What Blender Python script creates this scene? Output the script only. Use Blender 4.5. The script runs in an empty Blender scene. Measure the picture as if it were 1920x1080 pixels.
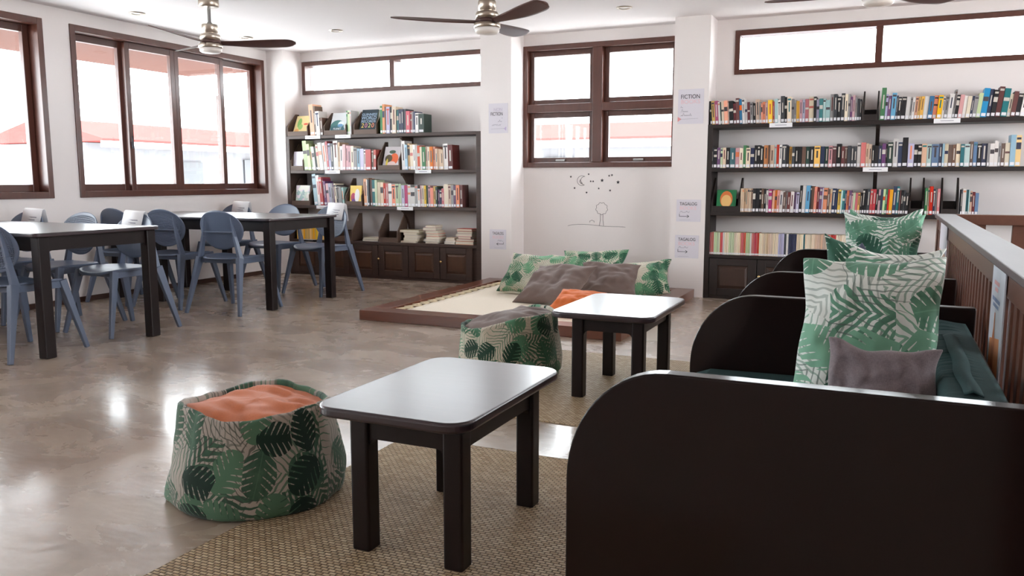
import bpy, bmesh, math, random
from mathutils import Vector, Matrix, noise

# ------------------------------------------------------------------ camera, world, exposure
SC = bpy.context.scene
COL = SC.collection
cam_data = bpy.data.cameras.new('camera')
cam_data.sensor_width = 36.0
cam_data.lens = 1537.4 / 1920 * 36.0
cam_data.clip_end = 200
camera = bpy.data.objects.new('camera', cam_data)
COL.objects.link(camera)
camera.location = (0, 0, 1.07)
camera.rotation_euler = (math.pi / 2 - 0.1315, 0, 0.4267)
SC.camera = camera

world = bpy.data.worlds.new('world')
SC.world = world
world.use_nodes = True
wn = world.node_tree
wn.nodes.clear()
w_out = wn.nodes.new('ShaderNodeOutputWorld')
w_bg = wn.nodes.new('ShaderNodeBackground')
w_bg.inputs['Color'].default_value = (0.93, 0.96, 1.0, 1)
w_bg.inputs['Strength'].default_value = 6.0
wn.links.new(w_bg.outputs[0], w_out.inputs[0])

SC.view_settings.view_transform = 'Standard'
SC.view_settings.look = 'None'
SC.view_settings.gamma = 1.0
SC.view_settings.use_curve_mapping = False
SC.view_settings.exposure = 1.6
sun_l = bpy.data.lights.new('sun', 'SUN')
sun_l.energy = 5.0
sun_l.color = (1.0, 0.98, 0.96)
sun_l.angle = math.radians(1.0)
sun = bpy.data.objects.new('sun', sun_l)
COL.objects.link(sun)
sun.rotation_euler = (math.radians(28), 0, math.radians(8))
SC.cycles.max_bounces = 10
SC.cycles.diffuse_bounces = 6
SC.cycles.glossy_bounces = 4
SC.cycles.transparent_max_bounces = 12
SC.cycles.caustics_reflective = False
SC.cycles.caustics_refractive = False
SC.cycles.sample_clamp_indirect = 8.0


def portal(name, loc, rot, sx, sy):
    """daylight portal in a window opening (guides sky sampling only)"""
    l = bpy.data.lights.new(name, 'AREA')
    l.shape = 'RECTANGLE'
    l.size, l.size_y = sx, sy
    l.cycles.is_portal = True
    o = bpy.data.objects.new(name, l)
    COL.objects.link(o)
    o.location = loc
    o.rotation_euler = rot
    return o


# area light -Z is the emitting direction
for nm, y0, y1 in (('window_portal', 5.01, 7.42), ('window_portal', 2.35, 4.76), ('window_portal', -0.4, 2.05), ('window_portal', -3.2, -0.8)):
    portal(nm, (-6.62, (y0 + y1) / 2, 1.65), (0, -math.pi / 2, 0), 1.46, y1 - y0)
for nm, x0, x1, z0, z1 in (('window_portal', -6.18, -3.75, 2.03, 2.39), ('window_portal', -3.42, -1.8, 1.2, 2.39), ('window_portal', -1.32, 3.9, 2.02, 2.39)):
    portal(nm, ((x0 + x1) / 2, 8.02, (z0 + z1) / 2), (-math.pi / 2, 0, 0), x1 - x0, z1 - z0)
portal('window_portal', (4.72, 3.5, 1.65), (0, math.pi / 2, 0), 1.46, 4.0)

# ------------------------------------------------------------------ helpers
R = random.Random(7)


def lin(c):
    return tuple((v / 12.92 if v <= 0.04045 else ((v + 0.055) / 1.055) ** 2.4) for v in c)


def rgb(r, g, b):
    return lin((r / 255, g / 255, b / 255)) + (1.0,)


class NT:
    """tiny expression helper for node materials"""
    def __init__(self, mat):
        mat.use_nodes = True
        self.t = mat.node_tree
        self.t.nodes.clear()
        self.out = self.t.nodes.new('ShaderNodeOutputMaterial')
        self.b = self.t.nodes.new('ShaderNodeBsdfPrincipled')
        self.t.links.new(self.b.outputs[0], self.out.inputs[0])

    def n(self, typ, **kw):
        o = self.t.nodes.new(typ)
        for k, v in kw.items():
            setattr(o, k, v)
        return o

    def put(self, sock, v):
        if hasattr(v, 'is_output') or isinstance(v, bpy.types.NodeSocket):
            self.t.links.new(v, sock)
        else:
            sock.default_value = v

    def m(self, op, a, b=None, c=None):
        o = self.n('ShaderNodeMath', operation=op)
        self.put(o.inputs[0], a)
        if b is not None:
            self.put(o.inputs[1], b)
        if c is not None:
            self.put(o.inputs[2], c)
        return o.outputs[0]

    def mix(self, f, a, b):
        o = self.n('ShaderNodeMix', data_type='RGBA')
        self.put(o.inputs[0], f)
        self.put(o.inputs[6], a)
        self.put(o.inputs[7], b)
        return o.outputs[2]

    def noise(self, vec, scale, detail=3, rough=0.5, dist=0.0):
        o = self.n('ShaderNodeTexNoise')
        if vec is not None:
            self.put(o.inputs['Vector'], vec)
        o.inputs['Scale'].default_value = scale
        o.inputs['Detail'].default_value = detail
        o.inputs['Roughness'].default_value = rough
        o.inputs['Distortion'].default_value = dist
        return o.outputs['Fac']

    def ramp(self, f, stops):
        o = self.n('ShaderNodeValToRGB')
        self.put(o.inputs[0], f)
        el = o.color_ramp.elements
        el[0].position, el[0].color = stops[0]
        el[1].position, el[1].color = stops[-1]
        for p, c in stops[1:-1]:
            e = el.new(p)
            e.color = c
        return o.outputs[0]

    def coord(self, kind='Object'):
        return self.n('ShaderNodeTexCoord').outputs[kind]

    def geo(self):
        return self.n('ShaderNodeNewGeometry').outputs['Position']

    def mapping(self, vec, scale=(1, 1, 1), rot=(0, 0, 0), loc=(0, 0, 0)):
        o = self.n('ShaderNodeMapping')
        self.put(o.inputs[0], vec)
        o.inputs['Scale'].default_value = scale
        o.inputs['Rotation'].default_value = rot
        o.inputs['Location'].default_value = loc
        return o.outputs[0]

    def bump(self, h, strength=0.3, dist=0.01):
        o = self.n('ShaderNodeBump')
        o.inputs['Strength'].default_value = strength
        o.inputs['Distance'].default_value = dist
        self.put(o.inputs['Height'], h)
        self.t.links.new(o.outputs[0], self.b.inputs['Normal'])

    def set(self, **kw):
        names = dict(color='Base Color', rough='Roughness', metal='Metallic', spec='Specular IOR Level', coat='Coat Weight',
                     coat_rough='Coat Roughness', alpha='Alpha', sheen='Sheen Weight')
        for k, v in kw.items():
            self.put(self.b.inputs[names[k]], v)


MATS = {}


def plain(name, color, rough=0.5, **kw):
    if name in MATS:
        return MATS[name]
    m = bpy.data.materials.new(name)
    t = NT(m)
    t.set(color=color, rough=rough, **kw)
    m.diffuse_color = color
    MATS[name] = m
    return m


def wood(name, dark, light, rough=0.3, grain=(2, 30, 30), coat=0.0, bump=0.02, coat_rough=0.15, spec=0.5):
    if name in MATS:
        return MATS[name]
    m = bpy.data.materials.new(name)
    t = NT(m)
    v = t.mapping(t.geo(), scale=grain)
    f = t.noise(v, 1.0, 5, 0.6, 0.6)
    f2 = t.noise(t.geo(), 3.0, 2)
    c = t.mix(f, dark, light)
    c = t.mix(t.m('MULTIPLY', f2, 0.5), c, dark)
    t.set(color=c, rough=rough, coat=coat, coat_rough=coat_rough, spec=spec)
    if bump:
        t.bump(f, bump * 10, 0.001)
    MATS[name] = m
    return m


def fabric(name, color, var=0.25, scale=900, rough=0.9, sheen=0.2):
    if name in MATS:
        return MATS[name]
    m = bpy.data.materials.new(name)
    t = NT(m)
    v = t.coord('UV')
    w = t.noise(t.mapping(v, scale=(1, 6, 1)), scale / 6, 3, 0.6)
    w2 = t.noise(t.mapping(v, scale=(6, 1, 1)), scale / 6, 3, 0.6)
    f = t.m('MULTIPLY', t.m('ADD', w, w2), 0.5)
    dark = tuple(c * (1 - var) for c in color[:3]) + (1,)
    lite = tuple(min(1, c * (1 + var)) for c in color[:3]) + (1,)
    t.set(color=t.ramp(f, [(0.35, dark), (0.65, lite)]), rough=rough, sheen=sheen)
    t.bump(f, 0.25, 0.002)
    MATS[name] = m
    return m


def leaf_print(name, ground, strokes, mid, dark, scale=1.0, seed=0.0, sparse=0.6):
    """tropical monstera and palm print in the UV plane (metres)"""
    if name in MATS:
        return MATS[name]
    mt = bpy.data.materials.new(name)
    t = NT(mt)
    sep = t.n('ShaderNodeSeparateXYZ')
    t.put(sep.inputs[0], t.coord('UV'))
    ux, uy = sep.outputs[0], sep.outputs[1]
    wob = t.noise(t.coord('UV'), 9 * scale, 2)

    def layer(sc, ox, oy, rnd, spin):
        comb = t.n('ShaderNodeCombineXYZ')
        t.put(comb.inputs[0], t.m('MULTIPLY_ADD', ux, sc * scale, ox + seed))
        t.put(comb.inputs[1], t.m('MULTIPLY_ADD', uy, sc * scale, oy + seed * 0.7))
        vo = t.n('ShaderNodeTexVoronoi', voronoi_dimensions='2D', feature='F1')
        t.put(vo.inputs['Vector'], comb.outputs[0])
        vo.inputs['Scale'].default_value = 1.0
        vo.inputs['Randomness'].default_value = rnd
        d = t.n('ShaderNodeVectorMath', operation='SUBTRACT')
        t.put(d.inputs[0], comb.outputs[0])
        t.put(d.inputs[1], vo.outputs['Position'])
        cs = t.n('ShaderNodeSeparateColor')
        t.put(cs.inputs[0], vo.outputs['Color'])
        ang = t.m('MULTIPLY_ADD', cs.outputs[0], 6.283, spin)
        rot = t.n('ShaderNodeVectorRotate', rotation_type='Z_AXIS')
        t.put(rot.inputs['Vector'], d.outputs[0])
        t.put(rot.inputs['Angle'], ang)
        s2 = t.n('ShaderNodeSeparateXYZ')
        t.put(s2.inputs[0], rot.outputs[0])
        return s2.outputs[0], s2.outputs[1], cs.outputs[1]

    def ellipse(u, v, a, b):
        return t.m('ADD', t.m('POWER', t.m('ABSOLUTE', t.m('DIVIDE', u, a)), 2.0), t.m('POWER', t.m('ABSOLUTE', t.m('DIVIDE', v, b)), 2.0))

    def monstera(sc, ox, oy, rnd=0.55, spin=0.0):
        u, v, c = layer(sc, ox, oy, rnd, spin)
        a = t.m('ABSOLUTE', u)
        inside = t.m('LESS_THAN', ellipse(u, v, 0.40, 0.52), 1.0)
        s = t.m('FRACT', t.m('MULTIPLY_ADD', t.m('MULTIPLY_ADD', a, -0.55, v), 6.2, t.m('MULTIPLY', wob, 0.5)))
        slit = t.m('MULTIPLY', t.m('LESS_THAN', s, t.m('MULTIPLY_ADD', a, 0.9, 0.02)), t.m('GREATER_THAN', a, 0.09))
        body = t.m('MULTIPLY', inside, t.m('SUBTRACT', 1.0, slit))
        rib = t.m('MULTIPLY', inside, t.m('LESS_THAN', a, 0.012))
        return body, rib, c

    def palm(sc, ox, oy, rnd=0.6, spin=0.0, k=9.0, w=0.62):
        u, v, c = layer(sc, ox, oy, rnd, spin)
        a = t.m('ABSOLUTE', u)
        inside = t.m('LESS_THAN', ellipse(u, v, 0.62, 0.70), 1.0)
        bend = t.m('MULTIPLY', t.m('MULTIPLY', a, a), 0.9)
        s = t.m('FRACT', t.m('MULTIPLY_ADD', t.m('ADD', t.m('MULTIPLY_ADD', a, -1.15, v), bend), k, t.m('MULTIPLY', wob, 2.2)))
        wid = t.m('MULTIPLY_ADD', a, -0.75, w)
        fr = t.m('LESS_THAN', t.m('ABSOLUTE', t.m('SUBTRACT', s, 0.5)), t.m('MULTIPLY', wid, 0.5))
        return t.m('MULTIPLY', inside, fr), c

    base = t.mix(t.noise(t.mapping(t.coord('UV'), scale=(1, 8, 1)), 60, 3), ground, tuple(c * 0.86 for c in ground[:3]) + (1,))
    shade = t.noise(t.coord('UV'), 14 * scale, 3, 0.6)
    p1, c1 = palm(3.2, 0.3, 0.2, spin=0.4, k=9, w=0.46)
    col = t.mix(t.m('MULTIPLY', p1, t.m('MULTIPLY_ADD', c1, 0.5, 0.45)), base, t.mix(c1, strokes, mid))
    p2, c2 = palm(4.2, 5.3, 2.7, spin=2.1, k=6, w=0.7)
    col = t.mix(t.m('MULTIPLY', p2, t.m('GREATER_THAN', c2, sparse)), col, t.mix(shade, mid, dark))
    p0, c0 = palm(2.3, 9.1, 4.4, spin=5.0, k=11, w=0.30)
    col = t.mix(t.m('MULTIPLY', p0, t.m('MULTIPLY', t.m('GREATER_THAN', c0, 0.4), 0.75)), col, strokes)
    b3, r3, c3 = monstera(4.6, 1.9, 8.4, spin=1.0)
    tone = t.mix(t.m('GREATER_THAN', c3, 0.72), t.mix(shade, dark, mid), mid)
    col = t.mix(t.m('MULTIPLY', b3, t.m('GREATER_THAN', c3, sparse - 0.22)), col, tone)
    col = t.mix(t.m('MULTIPLY', t.m('MULTIPLY', r3, 0.6), t.m('GREATER_THAN', c3, sparse - 0.22)), col, mid)
    b4, r4, c4 = monstera(5.0, 7.7, 3.1, spin=3.0)
    col = t.mix(t.m('MULTIPLY', b4, t.m('GREATER_THAN', c4, sparse + 0.1)), col, t.mix(shade, tuple(c * 0.55 for c in dark[:3]) + (1,), dark))
    t.set(color=col, rough=0.85, sheen=0.15)
    t.bump(t.noise(t.mapping(t.coord('UV'), scale=(1, 5, 1)), 150, 2), 0.15, 0.002)
    MATS[name] = mt
    return mt


# ---- meshes
def box(bm, x0, x1, y0, y1, z0, z1, mi=0):
    vs = [bm.verts.new(p) for p in ((x0, y0, z0), (x1, y0, z0), (x1, y1, z0), (x0, y1, z0), (x0, y0, z1), (x1, y0, z1), (x1, y1, z1), (x0, y1, z1))]
    for q in ((0, 3, 2, 1), (4, 5, 6, 7), (0, 1, 5, 4), (1, 2, 6, 5), (2, 3, 7, 6), (3, 0, 4, 7)):
        f = bm.faces.new([vs[i] for i in q])
        f.material_index = mi
    return vs


def bar(bm, p0, p1, w0, d0, w1=None, d1=None, side=Vector((1, 0, 0)), mi=0):
    """tapered rectangular bar from p0 to p1, w along side"""
    w1 = w0 if w1 is None else w1
    d1 = d0 if d1 is None else d1
    p0, p1 = Vector(p0), Vector(p1)
    d = (p1 - p0).normalized()
    s = (side - d * side.dot(d)).normalized()
    n = d.cross(s)
    vs = []
    for p, w, e in ((p0, w0, d0), (p1, w1, d1)):
        for a, b in ((-1, -1), (1, -1), (1, 1), (-1, 1)):
            vs.append(bm.verts.new(p + s * a * w / 2 + n * b * e / 2))
    for q in ((3, 2, 1, 0), (4, 5, 6, 7), (0, 1, 5, 4), (1, 2, 6, 5), (2, 3, 7, 6), (3, 0, 4, 7)):
        f = bm.faces.new([vs[i] for i in q])
        f.material_index = mi


def prism(bm, pts, axis, a0, a1, mi=0):
    """extrude a 2-D outline along an axis ('x','y','z')"""
    def P(u, v, a):
        return {'x': (a, u, v), 'y': (u, a, v), 'z': (u, v, a)}[axis]
    A = [bm.verts.new(P(u, v, a0)) for u, v in pts]
    B = [bm.verts.new(P(u, v, a1)) for u, v in pts]
    fs = [bm.faces.new(A), bm.faces.new(list(reversed(B)))]
    n = len(pts)
    for i in range(n):
        fs.append(bm.faces.new((A[i], B[i], B[(i + 1) % n], A[(i + 1) % n])))
    for f in fs:
        f.material_index = mi
    bmesh.ops.recalc_face_normals(bm, faces=fs)


def lathe(bm, prof, cx=0, cy=0, seg=32, mi=0, smooth=True):
    rings = []
    for r, z in prof:
        if r < 1e-6:
            rings.append([bm.verts.new((cx, cy, z))])
        else:
            rings.append([bm.verts.new((cx + r * math.cos(2 * math.pi * k / seg), cy + r * math.sin(2 * math.pi * k / seg), z)) for k in range(seg)])
    fs = []
    for a, b in zip(rings, rings[1:]):
        for k in range(seg):
            k2 = (k + 1) % seg
            if len(a) == 1 and len(b) == 1:
                continue
            if len(a) == 1:
                fs.append(bm.faces.new((a[0], b[k2], b[k])))
            elif len(b) == 1:
                fs.append(bm.faces.new((a[k], a[k2], b[0])))
            else:
                fs.append(bm.faces.new((a[k], a[k2], b[k2], b[k])))
    for f in fs:
        f.material_index = mi
        f.smooth = smooth
    bmesh.ops.recalc_face_normals(bm, faces=fs)


def tube(bm, pts, r, seg=8, mi=0):
    pts = [Vector(p) for p in pts]
    rings = []
    for i, p in enumerate(pts):
        d = (pts[min(i + 1, len(pts) - 1)] - pts[max(i - 1, 0)]).normalized()
        ref = Vector((0, 0, 1)) if abs(d.z) < 0.9 else Vector((1, 0, 0))
        a = d.cross(ref).normalized()
        b = d.cross(a)
        rings.append([bm.verts.new(p + a * r * math.cos(2 * math.pi * k / seg) + b * r * math.sin(2 * math.pi * k / seg)) for k in range(seg)])
    fs = []
    for A, B in zip(rings, rings[1:]):
        for k in range(seg):
            fs.append(bm.faces.new((A[k], A[(k + 1) % seg], B[(k + 1) % seg], B[k])))
    fs.append(bm.faces.new(rings[0]))
    fs.append(bm.faces.new(rings[-1]))
    for f in fs:
        f.smooth = True
        f.material_index = mi
    bmesh.ops.recalc_face_normals(bm, faces=fs)


def rounded(x0, x1, y0, y1, r, n=6):
    pts = []
    for cx, cy, a0 in ((x1 - r, y0 + r, -90), (x1 - r, y1 - r, 0), (x0 + r, y1 - r, 90), (x0 + r, y0 + r, 180)):
        for k in range(n + 1):
            a = math.radians(a0 + 90 * k / n)
            pts.append((cx + r * math.cos(a), cy + r * math.sin(a)))
    return pts


def BM():
    return bmesh.new()


def obj(name, bm, mats, parent=None, bevel=0.0, smooth=False, bev_seg=2):
    """link a bmesh (world coordinates, or local ones for a parent with local=True) as one mesh object"""
    me = bpy.data.meshes.new(name)
    bm.to_mesh(me)
    bm.free()
    if not isinstance(mats, (list, tuple)):
        mats = [mats]
    for m in mats:
        me.materials.append(m)
    o = bpy.data.objects.new(name, me)
    COL.objects.link(o)
    if parent is not None:
        o.parent = parent
        if not parent.get('_local'):
            off = Vector((0, 0, 0))
            p = parent
            while p is not None:
                off += p.location
                p = p.parent
            me.transform(Matrix.Translation(-off))
    if smooth:
        me.polygons.foreach_set('use_smooth', [True] * len(me.polygons))
    if bevel:
        md = o.modifiers.new('bevel', 'BEVEL')
        md.width = bevel
        md.segments = bev_seg
        md.limit_method = 'ANGLE'
        md.angle_limit = math.radians(40)
        md.harden_normals = False
    return o


LOCALS = []


def thing(name, label, cat, loc=(0, 0, 0), rz=0.0, group=None, local=False):
    o = bpy.data.objects.new(name, None)
    COL.objects.link(o)
    o.empty_display_size = 0.1
    o.location = loc
    o.rotation_euler = (0, 0, rz)
    o['label'] = label
    o['category'] = cat
    if group:
        o['group'] = group
    if local:
        o['_local'] = 1
        LOCALS.append(o)
    return o


def tag(o, label, cat, group=None, kind=None):
    o['label'] = label
    o['category'] = cat
    if group:
        o['group'] = group
    if kind:
        o['kind'] = kind
    return o


def struct(name, bm, mats, parent=None, bevel=0.0):
    o = obj(name, bm, mats, parent, bevel)
    if parent is None:
        o['kind'] = 'structure'
    return o


def copy_tree(o, parent=None):
    c = o.copy()
    COL.objects.link(c)
    if parent is not None:
        c.parent = parent
    for ch in list(o.children):
        copy_tree(ch, c)
    return c


def rehome(o, loc):
    """put the origin of a single-mesh thing at loc (mesh is in world coordinates)"""
    o.data.transform(Matrix.Translation(-Vector(loc)))
    o.location = loc
    return o


def text_mesh(body, size, align='LEFT', extrude=0.0004):
    cu = bpy.data.curves.new('lettering', 'FONT')
    cu.body = body
    cu.size = size
    cu.align_x = align
    cu.extrude = extrude
    tmp = bpy.data.objects.new('lettering', cu)
    COL.objects.link(tmp)
    bpy.context.view_layer.update()
    dg = bpy.context.evaluated_depsgraph_get()
    me = bpy.data.meshes.new_from_object(tmp.evaluated_get(dg))
    bpy.data.objects.remove(tmp)
    bpy.data.curves.remove(cu)
    return me


def lettering(name, body, size, m, mat, parent, align='LEFT', sx=1.0):
    """m maps text xy plane into the parent's local space"""
    me = text_mesh(body, size, align)
    me.transform(m @ Matrix.Diagonal((sx, 1, 1, 1)))
    me.materials.clear()
    me.materials.append(mat)
    o = bpy.data.objects.new(name, me)
    COL.objects.link(o)
    o.parent = parent
    return o

# ------------------------------------------------------------------ materials of the place
def wall_paint():
    m = bpy.data.materials.new('wall_paint')
    t = NT(m)
    f = t.noise(t.geo(), 1.3, 3)
    t.set(color=t.mix(f, rgb(228, 221, 219), rgb(235, 230, 228)), rough=0.7)
    t.bump(t.noise(t.geo(), 45, 4), 0.12, 0.003)
    return m


def floor_concrete():
    m = bpy.data.materials.new('polished_concrete')
    t = NT(m)
    g = t.geo()
    a = t.noise(t.mapping(g, scale=(0.8, 0.6, 1)), 1.0, 6, 0.6, 1.2)
    b = t.noise(t.mapping(g, scale=(1.5, 2.2, 1)), 1.6, 6, 0.6, 0.6)
    c = t.noise(g, 9, 6, 0.65)
    f = t.m('MULTIPLY_ADD', b, 0.5, t.m('MULTIPLY', a, 0.5))
    col = t.ramp(f, [(0.30, rgb(140, 122, 106)), (0.46, rgb(168, 150, 134)), (0.56, rgb(184, 167, 150)), (0.70, rgb(202, 188, 173))])
    col = t.mix(t.m('MULTIPLY', c, 0.22), col, rgb(100, 88, 78))
    t.set(color=col, rough=t.m('MULTIPLY_ADD', b, 0.22, 0.16), spec=0.5, coat=0.25, coat_rough=0.12)
    t.bump(t.m('ADD', t.noise(t.mapping(g, scale=(1, 2.2, 1)), 3.0, 3, 0.55), t.m('MULTIPLY', t.noise(g, 22, 3), 0.12)), 0.22, 0.02)
    return m


M_WALL = wall_paint()
M_CEIL = plain('ceiling_paint', rgb(231, 226, 227), 0.8)
M_FLOOR = floor_concrete()
M_FRAME = wood('window_frame_wood', rgb(70, 38, 30), rgb(104, 60, 46), 0.35, (20, 20, 3), coat=0.2)
M_BASE = wood('baseboard_wood', rgb(62, 40, 32), rgb(88, 58, 44), 0.4, (4, 4, 40))
M_DARK = wood('dark_stained_wood', rgb(20, 11, 12), rgb(31, 18, 18), 0.4, (20, 20, 4), coat=0.2, coat_rough=0.25, spec=0.25)
M_TABLETOP = wood('dark_varnished_top', rgb(38, 26, 31), rgb(58, 43, 50), 0.32, (3, 20, 20), coat=0.6, coat_rough=0.24)
M_SOFA = wood('bench_wood', rgb(20, 8, 7), rgb(30, 13, 11), 0.45, (5, 20, 5), coat=0.5, coat_rough=0.14, bump=0.0, spec=0.1)
M_SHELF = wood('bookcase_wood', rgb(48, 32, 26), rgb(80, 58, 48), 0.5, (5, 30, 40))
M_SHELF_R = wood('black_brown_bookcase_wood', rgb(27, 19, 17), rgb(42, 30, 26), 0.5, (5, 30, 40))
M_DOOR = wood('cabinet_panel_wood', rgb(60, 38, 26), rgb(104, 68, 46), 0.4, (25, 25, 5), coat=0.2)
M_BOXW = wood('display_box_wood', rgb(74, 56, 46), rgb(112, 88, 74), 0.6, (6, 40, 40))
M_PLAT = wood('reddish_platform_wood', rgb(92, 50, 34), rgb(128, 74, 52), 0.28, (4, 4, 30), coat=0.4)
M_RAIL = wood('railing_wood', rgb(86, 52, 40), rgb(116, 76, 60), 0.4, (30, 6, 30), coat=0.15)
M_RAILTOP = wood('railing_top_wood', rgb(66, 50, 52), rgb(98, 80, 82), 0.42, (30, 3, 30), coat=0.25, coat_rough=0.32)
M_CHAIR = plain('slate_blue_plastic', rgb(96, 108, 130), 0.4)
M_METAL = plain('brushed_nickel', rgb(190, 178, 164), 0.3, metal=1.0)
M_BLADE = wood('fan_blade_wood', rgb(70, 46, 42), rgb(104, 74, 68), 0.4, (8, 8, 8))
M_FROST = plain('frosted_glass_cover', rgb(235, 228, 222), 0.35)
M_BRASS = plain('polished_brass', rgb(232, 200, 140), 0.2, metal=1.0)
M_STEEL = plain('dull_steel', rgb(150, 148, 145), 0.35, metal=1.0)
M_PAPER = plain('white_paper', rgb(238, 238, 240), 0.7)
M_POSTER = plain('lilac_white_paper', rgb(216, 212, 220), 0.7)
M_INK = plain('dark_ink', rgb(40, 38, 46), 0.7)
M_PINKINK = plain('pale_pink_ink', rgb(232, 196, 202), 0.7)
M_GREYINK = plain('grey_ink', rgb(150, 148, 160), 0.7)
M_CANVAS = fabric('cream_canvas', rgb(236, 224, 204), 0.08, 400)
M_ROPE = plain('cream_rope', rgb(226, 210, 178), 0.8)
M_TEAL = fabric('dark_teal_upholstery', rgb(26, 60, 62), 0.3, 700, sheen=0.0)
M_GREY = fabric('grey_linen', rgb(118, 108, 112), 0.3, 700)
M_TAUPE = fabric('taupe_linen', rgb(116, 100, 94), 0.2, 700)
M_ORANGE = fabric('orange_cotton', rgb(206, 118, 76), 0.12, 700)
M_BRIGHTORANGE = fabric('bright_orange_cotton', rgb(222, 114, 50), 0.12, 700)
M_SLATE = fabric('slate_blue_linen', rgb(78, 84, 104), 0.2, 700)
M_LEAF_LIGHT = leaf_print('pale_tropical_leaf_print', rgb(226, 232, 226), rgb(92, 112, 104), rgb(118, 170, 142), rgb(46, 100, 80), 1.55, 0.4, sparse=0.6)
M_LEAF_FLOOR = leaf_print('tropical_leaf_print', rgb(206, 200, 182), rgb(96, 120, 96), rgb(104, 158, 120), rgb(36, 98, 70), 1.6, 3.3)
M_LEAF_BAG = leaf_print('dark_tropical_leaf_print', rgb(186, 178, 168), rgb(66, 72, 66), rgb(84, 124, 98), rgb(22, 58, 46), 1.45, 6.1)
M_LEAF_BAG2 = leaf_print('green_tropical_leaf_print', rgb(206, 198, 180), rgb(72, 90, 74), rgb(84, 136, 104), rgb(24, 70, 50), 1.6, 9.4)


def glass_pane():
    m = bpy.data.materials.new('window_glass')
    t = NT(m)
    t.t.nodes.remove(t.b)
    tr = t.n('ShaderNodeBsdfTransparent')
    tr.inputs[0].default_value = (0.96, 0.98, 0.98, 1)
    gl = t.n('ShaderNodeBsdfGlossy')
    gl.inputs['Roughness'].default_value = 0.02
    fr = t.n('ShaderNodeFresnel')
    fr.inputs[0].default_value = 1.45
    mx = t.n('ShaderNodeMixShader')
    # same reflectance from either side of the pane
    bf = t.n('ShaderNodeNewGeometry').outputs['Backfacing']
    t.put(fr.inputs[0], t.m('MULTIPLY_ADD', bf, 1 / 1.45 - 1.45, 1.45))
    t.put(mx.inputs[0], fr.outputs[0])
    t.t.links.new(tr.outputs[0], mx.inputs[1])
    t.t.links.new(gl.outputs[0], mx.inputs[2])
    t.t.links.new(mx.outputs[0], t.out.inputs[0])
    return m


M_GLASS = glass_pane()


def woven_mat():
    m = bpy.data.materials.new('woven_seagrass')
    t = NT(m)
    g = t.mapping(t.geo(), rot=(0, 0, math.radians(0)))
    br = t.n('ShaderNodeTexBrick')
    br.offset = 0.5
    t.put(br.inputs['Vector'], g)
    br.inputs['Color1'].default_value = rgb(232, 210, 172)
    br.inputs['Color2'].default_value = rgb(192, 162, 122)
    br.inputs['Mortar'].default_value = rgb(112, 86, 58)
    br.inputs['Scale'].default_value = 1.0
    br.inputs['Mortar Size'].default_value = 0.0030
    br.inputs['Mortar Smooth'].default_value = 1.0
    br.inputs['Bias'].default_value = 0.0
    br.inputs['Brick Width'].default_value = 0.024
    br.inputs['Row Height'].default_value = 0.013
    f = t.noise(t.geo(), 26, 4)
    f2 = t.noise(t.mapping(t.geo(), scale=(40, 160, 1)), 1, 2)
    c = t.mix(t.m('MULTIPLY', f, 0.25), br.outputs['Color'], rgb(206, 184, 146))
    c = t.mix(t.m('MULTIPLY', f2, 0.28), c, rgb(132, 104, 72))
    t.set(color=c, rough=0.6)
    t.bump(t.m('MULTIPLY_ADD', br.outputs['Fac'], -1.0, t.m('MULTIPLY', f2, 0.25)), 1.0, 0.008)
    return m


M_RUG = woven_mat()

# ------------------------------------------------------------------ room shell
LX, BY, RX, FY, CZ = -6.43, 7.77, 4.6, -3.6, 2.5
bm = BM(); box(bm, LX - 0.3, RX + 0.3, FY - 0.3, BY + 0.3, -0.15, 0.0); struct('floor', bm, M_FLOOR)
bm = BM(); box(bm, LX - 0.3, RX + 0.3, FY - 0.3, BY + 0.3, CZ, CZ + 0.12); struct('ceiling', bm, M_CEIL)


def wall(name, axis, c0, c1, u0, u1, z0, z1, holes):
    """wall slab between c0..c1 across its thickness, with rectangular openings (u0,u1,z0,z1)"""
    bm = BM()
    us = sorted({u0, u1, *[h[0] for h in holes], *[h[1] for h in holes]})
    zs = sorted({z0, z1, *[h[2] for h in holes], *[h[3] for h in holes]})
    for a, b in zip(us, us[1:]):
        for c, d in zip(zs, zs[1:]):
            um, zm = (a + b) / 2, (c + d) / 2
            if any(h[0] < um < h[1] and h[2] < zm < h[3] for h in holes):
                continue
            if axis == 'x':
                box(bm, c0, c1, a, b, c, d)
            else:
                box(bm, a, b, c0, c1, c, d)
    bmesh.ops.remove_doubles(bm, verts=bm.verts, dist=1e-5)
    # drop the internal faces shared by two blocks
    seen = {}
    for f in list(bm.faces):
        k = tuple(sorted(v.index for v in f.verts))
    bm.verts.index_update()
    for f in bm.faces:
        seen.setdefault(tuple(sorted(v.index for v in f.verts)), []).append(f)
    bmesh.ops.delete(bm, geom=[f for fs in seen.values() if len(fs) > 1 for f in fs], context='FACES_ONLY')
    return struct(name, bm, M_WALL)


L_HOLES = [(5.01, 7.42, 0.913, 2.388), (2.35, 4.76, 0.913, 2.388), (-0.4, 2.05, 0.913, 2.388), (-3.2, -0.8, 0.913, 2.388)]
B_HOLES = [(-6.17, -3.6, 2.03, 2.40), (-3.40, -1.80, 1.19, 2.39), (-1.32, 3.9, 2.01, 2.40)]
wall('wall_left', 'x', LX - 0.2, LX, FY, BY + 0.2, 0, CZ, L_HOLES)
wall('wall_back', 'y', BY, BY + 0.2, LX, RX, 0, CZ, B_HOLES)
wall('wall_right', 'x', RX, RX + 0.2, FY, BY + 0.2, 0, CZ, [(1.5, 5.5, 0.913, 2.388)])
wall('wall_front', 'y', FY - 0.2, FY, LX, RX, 0, CZ, [])
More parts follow.
